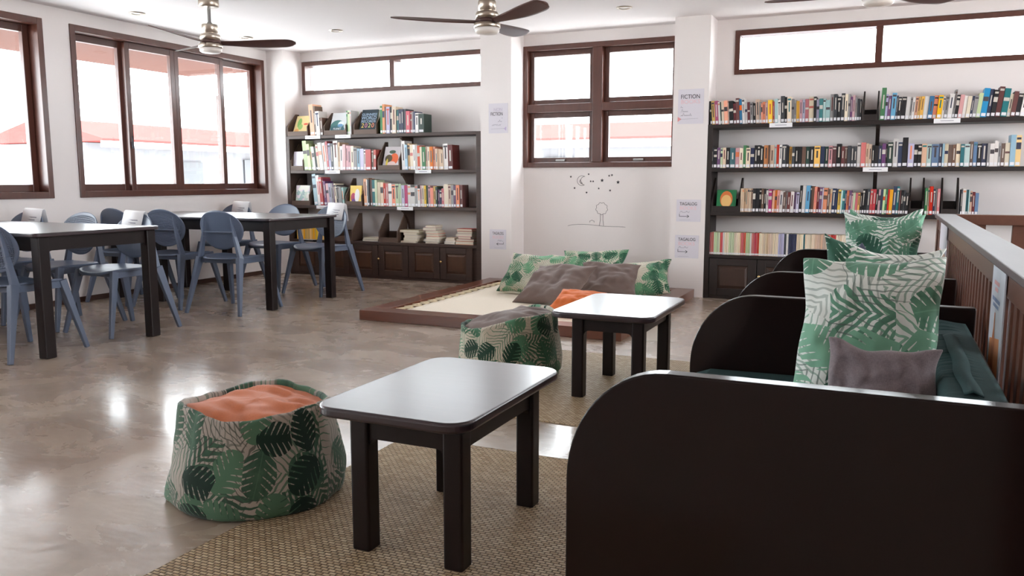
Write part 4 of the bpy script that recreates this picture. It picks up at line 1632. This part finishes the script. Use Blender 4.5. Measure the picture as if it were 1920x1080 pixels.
BOOK_ROWS = {
    'R1': (-1.463, 'k15,205 m28,205 M28,205 w19,195 g9,195 e24,200 o32,204 w10,185 k37,199 d23,176 d28,221 b23,212 w23,220 w22,183 d23,184 u23,183 k23,174 i31,205 u14,182 f13,173 f23,182 p22,173 y36,195 r18,181 q27,203 w22,190 c31,225 k22,216 e35,216 u22,198 u17,188 m26,179 p22,188 a22,188 r30,192 e39,209 k21,209 a22,186 t29,191 q22,190 q34,177 u29,225 c25,224 k30,202 c29,228 e25,219 u17,219 v17,197 p21,209 u16,192 c21,179 k12,174'),
    'R1r': (-0.09, 'G35,258 a18,206 v26,193 B35,214 n13,193 k26,180 k35,180 w30,179 u13,175 w21,170 o22,178 m17,178 m25,178 w34,178 b34,177 o30,181 y34,181 w17,168 u25,176 w33,189 u17,221 k24,179 p29,179 w25,171 e28,166 n17,166 u28,166 l29,186 B41,222 n28,214 k32,206 d36,229 t43,213 e24,172 d31,188 k32,171 w31,179 G27,170'),
    'R2': (-1.47, 'k20,179 c24,179 k30,175 v29,179 l19,174 e29,178 k34,178 t48,173 p34,173 e33,172 G24,195 e37,172 n33,171 k29,194 k18,194 k33,184 o37,193 z14,193 i37,192 q18,192 r23,196 w23,191 c37,196 k23,182 m22,177 c23,177 k31,177 k27,176 z32,176 g31,176 k36,176 y48,180 n36,175 g30,174 p31,179 d30,174 k39,195 d26,173 z22,173 c26,177 c25,172 c22,172 w30,198 r38,202 i21,193 i25,188 k21,179 k29,174 n26,174 v29,191 k12,187 g42,200 w37,229 n32,199 k41,237 a45,189 k28,180 k28,180 i37,184 q35,179 b52,179 n24,182 s16,182 e27,182 z28,173 z27,173 e31,181 t27,176 q39,176 z23,196 b27,192 k30,175 n39,179 u18,179 w31,178 w26,199 u19,182 z26,178 e34,181 s37,242 y37,238'),
    'R3': (-1.18, 'i15,207 i15,207 i15,207 i15,207 i15,207 i15,206 i15,206 k25,206 k30,206 k19,205 z20,205 k20,200 w20,191 M29,200 o20,190 o19,195 f20,190 w29,185 z24,175 u14,176 d24,175 w29,180 v19,175 a24,175 k24,234 w29,233 B33,233 c14,228 z19,228 o23,223 d19,218 v23,218 a10,213 o32,213 z19,203 i18,204 n28,208 n19,203 y23,198 q13,194 t19,193 n13,193 o19,193 v18,193 p13,174 l19,175 r18,174 m18,174 k18,174 k18,205 k18,205 c22,204 r22,204 r23,204 k17,203 p18,204 n18,203 l17,207 G18,207 r13,203 m26,202 n27,228 t21,228 d13,197 k18,197 c17,197 k26,175'),
    'R3m': (0.281, 'G22,216 f13,216 r25,229 n17,207 u13,207 r21,211'),
    'R3r': (0.538, 'c13,204 w25,213 t17,204 q9,204 i17,195 d21,187 b25,178'),
    'L1': (-5.857, 'o59,336 z25,318 w50,260 z33,190'),
    'L1m': (-5.377, 'G18,255 l25,255 w18,255'),
    'L1r': (-4.942, 'G29,289 o29,305 z21,277 a43,277 c29,276 e49,276 t28,243 n36,248 n28,247 c28,247 r48,225 r21,224 u21,218 n21,218 w41,202 g69,191'),
    'L2': (-5.953, 'l56,324 l40,288 l31,259 w32,258 g24,258 e31,280 w47,298 w47,297 r24,314 a31,291 c31,290 w61,318 i23,300 w39,260 p38,276 p30,264 p38,259 e38,258 u45,240 s38,229 a45,228 w29,216 r67,216 z30,215 r29,215'),
    'L2r': (-4.681, 'w45,300 s30,261 m29,272 e37,260 w29,259 w22,260 r30,248 e29,237 G43,236 i22,236 e29,236 o36,235 o29,235 i28,213 e36,207 i28,201 w57,261 d56,249'),
    'L3': (-5.835, 's48,344 w42,331 r42,307 M14,295 v27,265 p35,241 a35,241 u27,240 v14,240 e27,240 c20,222 u21,210 u27,204 q27,198'),
    'L3r': (-5.17, 'o39,293 w15,287 c23,287 z31,286 t39,281 l30,280 e38,257 e39,256 r30,245 r30,245 w45,244 o45,232 l45,237 l30,237 a37,225 M37,225 w37,230 w52,202 u36,229 w29,190 p22,223 e29,223 y22,222 g22,222 p29,222 o36,199 y29,216 g22,210 v21,182 n28,182 r29,193 e49,236 i35,230 u29,230 v28,224 o41,229 d35,229'),
}


WHERE = {
    'R1': ('top of right bookcase', 'left part'), 'R1r': ('top of right bookcase', 'right part'), 'R2': ('second shelf of right bookcase', ''),
    'R3': ('third shelf of right bookcase', ''), 'R3m': ('third shelf of right bookcase, between two boxes', ''), 'R3r': ('third shelf of right bookcase, right end', ''),
    'L1': ('top of left bookcase, after the first box', ''), 'L1m': ('top of left bookcase, before the 2020 book', ''), 'L1r': ('top of left bookcase', ''),
    'L2': ('second shelf of left bookcase, left part', ''), 'L2r': ('second shelf of left bookcase, right part', ''),
    'L3': ('third shelf of left bookcase, left part', ''), 'L3r': ('third shelf of left bookcase, right part', ''),
}
ORD = 'first second third fourth fifth sixth seventh eighth ninth tenth eleventh twelfth thirteenth fourteenth fifteenth sixteenth seventeenth eighteenth nineteenth'.split()
ORD += ['twentieth'] + ['twenty-' + o for o in ORD[:9]] + ['thirtieth'] + ['thirty-' + o for o in ORD[:9]] + ['fortieth'] + ['forty-' + o for o in ORD[:9]]
ORD += ['fiftieth'] + ['fifty-' + o for o in ORD[:9]] + ['sixtieth'] + ['sixty-' + o for o in ORD[:9]] + ['seventieth'] + ['seventy-' + o for o in ORD[:9]] + ['eightieth'] + ['eighty-' + o for o in ORD[:9]] + ['ninetieth']

book_labels = set()


def make_book(name, code, x, w, h, z, y0, depth, lean, sticker=True, deco=True, gap=0.0012, band=False):
    b = BM()
    w2 = w - gap
    box(b, 0, w2, 0, depth, 0, h, 0)
    # page block shows on the top edge
    vs = [b.verts.new(p) for p in ((w2 * 0.12, 0.006, h + 0.0004), (w2 * 0.88, 0.006, h + 0.0004), (w2 * 0.88, depth - 0.002, h + 0.0004), (w2 * 0.12, depth - 0.002, h + 0.0004))]
    f = b.faces.new(vs); f.material_index = 1
    def patch(xa, xb, za, zb, mi):
        q = [b.verts.new(p) for p in ((xa, -0.0006, za), (xb, -0.0006, za), (xb, -0.0006, zb), (xa, -0.0006, zb))]
        b.faces.new(q).material_index = mi
    if sticker:
        patch(w2 * 0.12, w2 * 0.88, h * 0.035, h * 0.035 + 0.024, 2)
    if band:
        patch(0.0003, w2 - 0.0003, 0.004, h * 0.1, 2)
    if deco and w > 0.010:
        k = R.random()
        if k < 0.55:
            patch(w2 * 0.36, w2 * 0.64, h * R.uniform(0.3, 0.45), h * R.uniform(0.75, 0.9), 3)
        elif k < 0.75:
            patch(w2 * 0.04, w2 * 0.96, h * 0.55, h * R.uniform(0.62, 0.8), 3)
        if R.random() < 0.25:
            patch(w2 * 0.1, w2 * 0.9, h * 0.86, h * 0.93, 3)
    dark = sum(PAL[code][1]) < 330
    b.transform(Matrix.Translation((x, y0, z)) @ Matrix.Rotation(lean, 4, 'Y'))
    o = obj(name, b, [BOOK_MATS[code], M_PAGES, M_LABELW, M_SPTXT_L if dark else (M_SPTXT_D if R.random() < 0.6 else BOOK_MATS[R.choice('rtondz')])])
    rehome(o, (x, y0, z))
    return o


LEAN = {'R1': -0.055, 'R1r': 0.075, 'R2': 0.0, 'R3': 0.03, 'L1': -0.06, 'L2': -0.10, 'L3': -0.09, 'L2r': -0.03, 'L3r': -0.02}
# colours that stand out in the wall of dark spines on the second right shelf, measured one by one
for key, (x0, data) in BOOK_ROWS.items():
    toks = data.split()
    x = x0
    zsh = {'1': Z1, '2': Z2, '3': Z3}[key[1]]
    bks = []
    for i, tk in enumerate(toks):
        code, (w, h) = tk[0], [int(v) / 1000 for v in tk[1:].split(',')]
        w *= 1.0
        nfrac = i / max(1, len(toks) - 1)
        ln = LEAN.get(key, 0.0)
        if key == 'R1':
            ln = -0.085 * max(0, 1 - nfrac * 1.15)
        if key == 'R1r':
            ln = 0.03 + 0.09 * nfrac
        if key in ('L2',):
            ln = -0.12 * math.sin(min(1, nfrac * 1.5 + 0.25) * math.pi) if nfrac < 0.8 else 0.0
        if key == 'R3':
            ln = 0.03 if nfrac > 0.2 else 0.0
        h = h / max(0.8, math.cos(ln))
        # a leaning book tips about its lower edge and stays on the shelf
        zz = zsh + (w * math.sin(abs(ln)) if ln > 0 else 0.0) + 0.0005
        left, right = (PAL[toks[i - 1][0]][0] if i else None), (PAL[toks[i + 1][0]][0] if i < len(toks) - 1 else None)
        o = make_book('book', code, x, w, h, zz, FRONT + 0.012 + R.uniform(0, 0.012), R.uniform(0.13, 0.17), ln)
        place_s = WHERE[key][0]
        size = 'thick ' if w > 0.038 else 'thin ' if w < 0.017 else ''
        size += 'tall ' if h > 0.235 else 'short ' if h < 0.165 else ''
        c = PAL[code][0]
        if left and right:
            between = 'between %s and %s' % (left, right) if left != right else 'between two %s ones' % left
        else:
            between = 'at the left end' if not left else 'at the right end'
        lab = '%s%s book %s, %s' % (size, c, between, place_s)
        if len(lab.split()) > 16:
            lab = '%s book %s, %s' % (c, between, place_s)
        if lab in book_labels:
            lab = '%s%s book, %s from left, %s' % (size, c, ORD[i], place_s)
        if lab in book_labels:
            lab = '%s%s book standing %s from left, %s' % (size, c, ORD[i], place_s)
        book_labels.add(lab)
        tag(o, lab, 'book', 'books in a row: ' + place_s)
        x += w

# thin magazines on the bottom right shelf: runs of one colour
RUNS = [('r', 4, 10), ('l', 4, 12), ('r', 2, 5), ('w', 1, 3), ('e', 3, 8), ('l', 4, 10), ('e', 4, 12), ('r', 4, 10), ('l', 3, 8), ('w', 1, 3), ('r', 5, 14),
        ('e', 5, 14), ('i', 4, 12), ('e', 4, 10), ('a', 4, 11), ('c', 1, 4), ('w', 2, 4), ('n', 5, 15), ('e', 4, 13), ('t', 1, 3), ('e', 6, 18), ('i', 8, 24),
        ('r', 5, 16), ('e', 10, 36), ('i', 10, 36), ('l', 8, 30), ('r', 6, 20), ('e', 9, 30)]
SUPER = 'red pale-green red white cream green cream red green white red cream beige cream lavender charcoal white navy cream teal cream beige red cream beige green red cream'.split()
px = 1327.5
for ri, (code, n, pw) in enumerate(RUNS):
    xa, xb = px_x(px, 0.45), px_x(px + pw, 0.45)
    cname = PAL[code][0]
    prev = PAL[RUNS[ri - 1][0]][0] if ri else 'the side panel'
    nxt = PAL[RUNS[ri + 1][0]][0] if ri < len(RUNS) - 1 else 'the end'
    for k in range(n):
        w = (xb - xa) / n
        o = make_book('magazine', code, xa + w * k, w, 0.20 + R.uniform(-0.002, 0.002), Z0 + 0.0005, FRONT + 0.012, 0.14, 0.0, sticker=False, deco=False, gap=0.0022, band=True)
        o.data.materials[3] = M_LABELW
        gname = '%s %s magazines, bottom right shelf' % (ORD[ri], cname)
        tag(o, 'thin %s magazine in the %s colour run from left, bottom shelf, right bookcase' % (cname, ORD[ri]), 'magazine', gname)
    px += pw

# yellow magazines behind the chair
px = 556.0
for k in range(20):
    if px > 612:
        break
    xa, xb = px_x(px, 0.5), px_x(px + 3.0, 0.5)
    o = make_book('magazine', 'y', xa, xb - xa, 0.215 + R.uniform(-0.006, 0.006), Z0 + 0.0005, FRONT + 0.012, 0.17, 0.0, sticker=False, deco=False)
    tag(o, 'yellow spined magazine in the yellow row behind the perforated chair', 'magazine', 'yellow magazines on the left bookcase cupboard')
    px += 3.0

# lying stacks on the left cupboard
STACKS = [
    ('left stack beside an empty box', 690, [('w', 0.21, 0.022, 0.0), ('e', 0.20, 0.020, 0.02)]),
    ('stack right of the empty box', 765, [('e', 0.19, 0.020, -0.02), ('e', 0.17, 0.030, 0.01), ('w', 0.17, 0.030, 0.012), ('e', 0.165, 0.026, 0.0), ('e', 0.24, 0.028, -0.012)]),
    ('tallest stack', 806, [('i', 0.15, 0.02, 0.0), ('w', 0.18, 0.024, 0.0), ('i', 0.165, 0.03, 0.012), ('f', 0.15, 0.03, 0.008), ('e', 0.15, 0.03, 0.0), ('p', 0.155, 0.032, -0.02), ('e', 0.12, 0.022, -0.01)]),
    ('small white stack', 839, [('w', 0.13, 0.022, 0.0), ('w', 0.125, 0.02, 0.01), ('e', 0.10, 0.024, 0.012)]),
    ('stack against the right side panel', 868, [('o', 0.21, 0.036, 0.0), ('u', 0.205, 0.022, 0.005), ('r', 0.15, 0.026, 0.0), ('w', 0.19, 0.026, -0.01), ('d', 0.17, 0.028, 0.0), ('r', 0.18, 0.024, 0.0)]),
]
for nm, pc, items in STACKS:
    xc = px_x(pc, 0.45)
    z = Z0 + 0.0005
    for k, (code, w, th, dx) in enumerate(items):
        b = BM()
        d = 0.15
        ang = R.uniform(-0.12, 0.12)
        box(b, -w / 2, w / 2, 0, d, 0, 0.003, 0)
        box(b, -w / 2, w / 2, 0, d, th - 0.003, th, 0)
        box(b, -w / 2 + 0.002, w / 2 - 0.004, 0.003, d - 0.003, 0.003, th - 0.003, 1)
        b.transform(Matrix.Translation((xc + dx, FRONT + 0.03 + R.uniform(0, 0.02), z)) @ Matrix.Rotation(ang * 0.5, 4, 'Z'))
        o = obj('book', b, [BOOK_MATS[code], M_PAGES])
        rehome(o, (xc, FRONT + 0.1, z))
        pos = 'bottom' if k == 0 else 'topmost' if k == len(items) - 1 else ORD[k]
        lab = '%s book lying %s of the %s, left bookcase cupboard' % (PAL[code][0], pos if k in (0, len(items) - 1) else pos + ' from bottom', nm)
        if len(lab.split()) > 16:
            lab = '%s book lying %s in the %s, left cupboard' % (PAL[code][0], pos, nm)
        tag(o, lab, 'book', 'books lying in stacks on the left cupboard')
        z += th + 0.0005


# shelf edge labels
def shelf_label(label, pa, pb, z, tilt=0.0):
    xa, xb = px_x(pa, z), px_x(pb, z)
    b = BM(); box(b, xa, xb, FRONT - 0.004, FRONT - 0.001, z - 0.038, z - 0.001)
    t = thing('shelf_label', label, 'label', ((xa + xb) / 2, FRONT - 0.003, z - 0.02), group='white labels on the shelf edges')
    obj('card', b, M_PAPER, t)
    b = BM(); box(b, xa + (xb - xa) * 0.25, xa + (xb - xa) * 0.75, FRONT - 0.0048, FRONT - 0.004, z - 0.022, z - 0.017)
    obj('printed_line', b, M_GREYINK, t)


shelf_label('white label on the left bookcase top, under the orange book', 573, 601, Z1)
shelf_label('white label on the left bookcase top, under the teal picture book', 629, 658, Z1)
shelf_label('white label on the left bookcase second shelf, left one', 610, 638, Z2)
shelf_label('white label on the left bookcase second shelf, right one', 779, 809, Z2)
shelf_label('white label on the left bookcase third shelf, beside the folded paper', 594, 618, Z3)
shelf_label('white label on the left bookcase third shelf, right one', 745, 775, Z3)
shelf_label('white label under the yellow magazines', 568, 594, Z0 + 0.004)
shelf_label('white label on the right bookcase top, left one', 1443, 1486, Z1)
shelf_label('white label on the right bookcase top, near the right edge', 1751, 1801, Z1)
shelf_label('white label on the second shelf of the right bookcase', 1618, 1665, Z2)

# ------------------------------------------------------------------ paper posters on the pillars
def poster(label, xa, xb, za, zb, y, build, name='poster', group='paper signs taped to the pillars'):
    t = thing(name, label, 'sign', ((xa + xb) / 2, y, za), group=group)
    b = BM(); box(b, xa, xb, y - 0.0025, y - 0.0008, za, zb)
    obj('sheet', b, M_POSTER, t)
    build(t, xa, xb, za, zb, y - 0.0032)
    return t


def tx(t, s, x, y, z, size, mat, sx=1.0, align='LEFT'):
    loc = Vector((x, y, z)) - t.location
    return lettering('lettering', s, size, Matrix.Translation(loc) @ FRONTM, mat, t, align, sx)


def lines(t, y, segs, mat, name='print'):
    b = BM()
    for (x0, z0, x1, z1, w) in segs:
        bar(b, (x0, y, z0), (x1, y, z1), 0.0006, w, side=Vector((0, 1, 0)))
    obj(name, b, mat, t)


def script_word(t, x, y, z, w, h, mat, seed):
    rr = random.Random(seed)
    n = int(w / 0.004)
    segs, px_, pz = [], x, z
    for k in range(n):
        nx, nz = x + w * (k + 1) / n, z + (h if rr.random() < 0.15 else h * 0.35 * (k % 2))
        segs.append((px_, pz, nx, nz, 0.0022))
        px_, pz = nx, nz
    lines(t, y, segs, mat)


def p_fiction(t, xa, xb, za, zb, y):
    w = xb - xa
    tx(t, 'FICTION', xa + 0.10 * w, y, zb - 0.083, 0.052, M_INK, 0.86)
    tx(t, 'BOOKS', xa + 0.10 * w, y, zb - 0.128, 0.052, M_PINKINK, 1.02)
    script_word(t, xa + 0.11 * w, y, zb - 0.163, 0.02, 0.014, M_GREYINK, 1)
    script_word(t, xa + 0.11 * w, y, zb - 0.20, 0.065, 0.024, M_GREYINK, 2)
    script_word(t, xa + 0.11 * w, y, zb - 0.235, 0.10, 0.024, M_GREYINK, 3)
    lines(t, y, [(xa + 0.1 * w, za + 0.042, xa + 0.8 * w, za + 0.046, 0.002)], M_GREYINK)
    b = BM()
    vs = [b.verts.new(p) for p in ((xa + 0.0 * w, y, za + 0.02), (xa + 0.15 * w, y, za + 0.043), (xa + 0.0 * w, y, za + 0.064))]
    b.faces.new(vs); obj('arrow_mark', b, plain('salmon_ink', rgb(226, 150, 150), 0.7), t)


def p_nonfiction(t, xa, xb, za, zb, y):
    w = xb - xa
    tx(t, 'NON', xa + 0.72 * w, y, zb - 0.075, 0.045, plain('faint_lilac_ink', rgb(196, 188, 204), 0.7), 0.9, 'RIGHT')
    tx(t, 'FICTION', xa + 0.10 * w, y, zb - 0.118, 0.047, M_INK, 0.74)
    script_word(t, xa + 0.66 * w, y, zb - 0.145, 0.016, 0.012, M_GREYINK, 5)
    script_word(t, xa + 0.48 * w, y, zb - 0.180, 0.045, 0.02, M_GREYINK, 6)
    script_word(t, xa + 0.16 * w, y, zb - 0.215, 0.105, 0.012, M_GREYINK, 7)
    lines(t, y, [(xa + 0.12 * w, za + 0.042, xa + 0.8 * w, za + 0.046, 0.002)], M_GREYINK)
    b = BM()
    vs = [b.verts.new(p) for p in ((xa + 0.92 * w, y, za + 0.022), (xa + 0.78 * w, y, za + 0.043), (xa + 0.92 * w, y, za + 0.064))]
    b.faces.new(vs); obj('arrow_mark', b, plain('lilac_ink', rgb(190, 176, 206), 0.7), t)


def p_tagalog(direction):
    def f(t, xa, xb, za, zb, y):
        w = xb - xa
        x = xa + (0.13 if direction > 0 else 0.18) * w
        tx(t, 'TAGALOG', x, y, zb - 0.052, 0.040, M_INK, 0.84 if direction > 0 else 0.66)
        tx(t, 'BOOKS', x, y, zb - 0.092, 0.044, M_PINKINK, 1.05 if direction > 0 else 0.84)
        if direction > 0:
            script_word(t, x, y, zb - 0.118, 0.09, 0.014, M_GREYINK, 8)
            lines(t, y, [(x, zb - 0.128, x, zb - 0.152, 0.004), (x - 0.002, zb - 0.152, x + 0.085, zb - 0.152, 0.004),
                         (x + 0.068, zb - 0.139, x + 0.087, zb - 0.152, 0.004), (x + 0.068, zb - 0.165, x + 0.087, zb - 0.152, 0.004)], M_INK, 'arrow')
            lines(t, y, [(x, za + 0.014, x + 0.10, za + 0.016, 0.0015)], M_GREYINK)
        else:
            xr = xa + 0.84 * w
            script_word(t, xr - 0.07, y, zb - 0.118, 0.07, 0.012, M_GREYINK, 9)
            lines(t, y, [(xr, zb - 0.126, xr, zb - 0.146, 0.004), (xr + 0.002, zb - 0.146, xr - 0.075, zb - 0.146, 0.004),
                         (xr - 0.058, zb - 0.134, xr - 0.077, zb - 0.146, 0.004), (xr - 0.058, zb - 0.158, xr - 0.077, zb - 0.146, 0.004)], M_INK, 'arrow')
            lines(t, y, [(xr - 0.1, za + 0.014, xr, za + 0.016, 0.0015)], M_GREYINK)
    return f


poster('white NON FICTION paper sign on the centre pillar beside the left bookcase', -3.645, -3.435, 1.525, 1.815, 7.46, p_nonfiction)
poster('small TAGALOG BOOKS sign with left pointing arrow, on the centre pillar', -3.64, -3.455, 0.372, 0.572, 7.46, p_tagalog(-1))
poster('white FICTION BOOKS paper sign on the pillar beside the right bookcase', -1.755, -1.525, 1.565, 1.87, 7.47, p_fiction)
poster('upper TAGALOG BOOKS sign with right arrow, on the right pillar', -1.745, -1.523, 0.69, 0.89, 7.47, p_tagalog(1))
poster('lower TAGALOG BOOKS sign with right arrow, on the right pillar', -1.75, -1.533, 0.357, 0.567, 7.47, p_tagalog(1))

# ------------------------------------------------------------------ line drawing on the niche wall
deco = thing('wall_decal', 'thin black line drawing with moon, stars and a tree under the window', 'decal', (-2.6, BY, 0.6))
YD = BY - 0.0015
def wl(pts, r=0.0028, name='line'):
    b = BM()
    for p, q in zip(pts, pts[1:]):
        bar(b, (p[0], YD, p[1]), (q[0], YD, q[1]), 0.001, r, side=Vector((0, 1, 0)))
    obj(name, b, M_INK, deco)
def star(x, z, r):
    b = BM()
    vs = []
    for k in range(10):
        a = math.pi / 2 + k * math.pi / 5
        rr = r if k % 2 == 0 else r * 0.45
        vs.append(b.verts.new((x + rr * math.cos(a), YD, z + rr * math.sin(a))))
    b.faces.new(vs); obj('star', b, M_INK, deco)
def dp(px_, py_):
    """decal point measured on the wall: x and height"""
    x = -2.925 + (px_ - 1062) * (0.611 / 110)
    z = 1.085 - (py_ - 334) * (0.485 / 93)
    return x, z
for px_, py_, r in ((1069, 331.5, .013), (1102.7, 326.8, .012), (1106.7, 340.2, .012), (1111.3, 340.3, .012), (1140.8, 329.8, .012), (1146, 328.6, .013), (1128, 338.5, .02), (1157.3, 341.8, .02),
                    (1076.3, 353, .013), (1099.2, 361.3, .013), (1121.9, 353.6, .012), (1143, 357.2, .013)):
    star(*dp(px_, py_), r)
mp = []
for k in range(15):
    a = math.radians(60 + 235 * k / 14)
    mp.append((1090 + 8.8 * math.cos(a), 339 - 9.3 * math.sin(a)))
inner = []
for k in range(11):
    a = math.radians(262 - 170 * k / 10)
    inner.append((1096.2 + 9.0 * math.cos(a) * 0.95, 339 - 8.2 * math.sin(a)))
wl([dp(*p) for p in mp + inner + [mp[0]]], 0.0032, 'moon')
wl([dp(x, y) for x, y in ((1087.5, 337), (1086, 341), (1088.5, 345), (1091, 344), (1089, 341))], 0.003, 'moon_shade')
wl([dp(x, y) for x, y in ((1064, 425.5), (1072, 423.3), (1084, 422.2), (1096, 422.0), (1106, 422.3), (1118, 423.5), (1132, 424.6), (1146, 425.0), (1160, 424.8), (1172, 425.5))], 0.003, 'ground_line')
crown = [dp(1128 + (10.5 + 0.9 * math.sin(9 * a)) * math.cos(a), 391.5 + (11.0 + 0.9 * math.sin(9 * a)) * math.sin(a)) for a in [2 * math.pi * k / 40 for k in range(41)]]
wl(crown, 0.003, 'tree_crown')
wl([dp(x, y) for x, y in ((1125.5, 402), (1125.8, 412), (1124, 423.6))], 0.003, 'tree_trunk')
wl([dp(x, y) for x, y in ((1130.5, 402), (1130.4, 412), (1132, 424))], 0.003, 'tree_trunk')
bush = [dp(1110 + (4.6 + 0.5 * math.sin(7 * a)) * math.cos(a), 418 + (4.0 + 0.5 * math.sin(7 * a)) * math.sin(a)) for a in [math.pi + math.pi * k / 18 for k in range(19)]]
wl(bush, 0.003, 'bush')

# ------------------------------------------------------------------ sheets hanging on the railing
M_SHEETB = plain('pale_blue_sheet', rgb(206, 212, 222), 0.6)
t = thing('poster', 'pale blue poster with an orange bottle, hanging on the near railing', 'poster', (0.266, 2.33, 0.63))
b = BM(); box(b, 0.2625, 0.2655, 2.205, 2.45, 0.56, 0.858); obj('sheet', b, M_SHEETB, t)
b = BM()
def yz(bm, pts, x, mi=0):
    f = bm.faces.new([bm.verts.new((x, y_, z_)) for y_, z_ in pts]); f.material_index = mi
yz(b, [(2.37, 0.60), (2.37, 0.67), (2.355, 0.70), (2.352, 0.74), (2.338, 0.74), (2.335, 0.70), (2.32, 0.67), (2.32, 0.60)], 0.2618)
obj('bottle_picture', b, plain('ink_amber', rgb(196, 112, 50), 0.6), t)
b = BM(); yz(b, [(2.42, 0.585), (2.42, 0.665), (2.24, 0.69), (2.23, 0.585)], 0.2622); obj('orange_panel', b, plain('ink_orange', rgb(226, 146, 84), 0.6), t)
b = BM()
for (a, c, z0, z1) in ((2.40, 2.30, 0.808, 0.818), (2.38, 2.32, 0.792, 0.802)):
    yz(b, [(a, z0), (a, z1), (c, z1), (c, z0)], 0.262)
obj('pink_print', b, plain('ink_pink', rgb(222, 168, 172), 0.6), t)
b = BM()
for (a, c, z0, z1) in ((2.42, 2.27, 0.766, 0.776), (2.40, 2.29, 0.752, 0.761)):
    yz(b, [(a, z0), (a, z1), (c, z1), (c, z0)], 0.262)
obj('blue_print', b, plain('ink_blue', rgb(120, 140, 178), 0.6), t)
t = thing('poster', 'narrow white and peach sheet hanging at the far end of the railing', 'poster', (0.266, 4.6, 0.6))
b = BM(); box(b, 0.2625, 0.2655, 4.30, 4.80, 0.60, 0.862); obj('sheet', b, M_POSTER, t)
b = BM(); yz(b, [(4.78, 0.60), (4.78, 0.72), (4.32, 0.72), (4.32, 0.60)], 0.2620); obj('peach_print', b, plain('ink_peach', rgb(214, 176, 158), 0.6), t)

for o in LOCALS:
    if '_local' in o:
        del o['_local']
for o in bpy.data.objects:
    if '_local' in o:
        del o['_local']
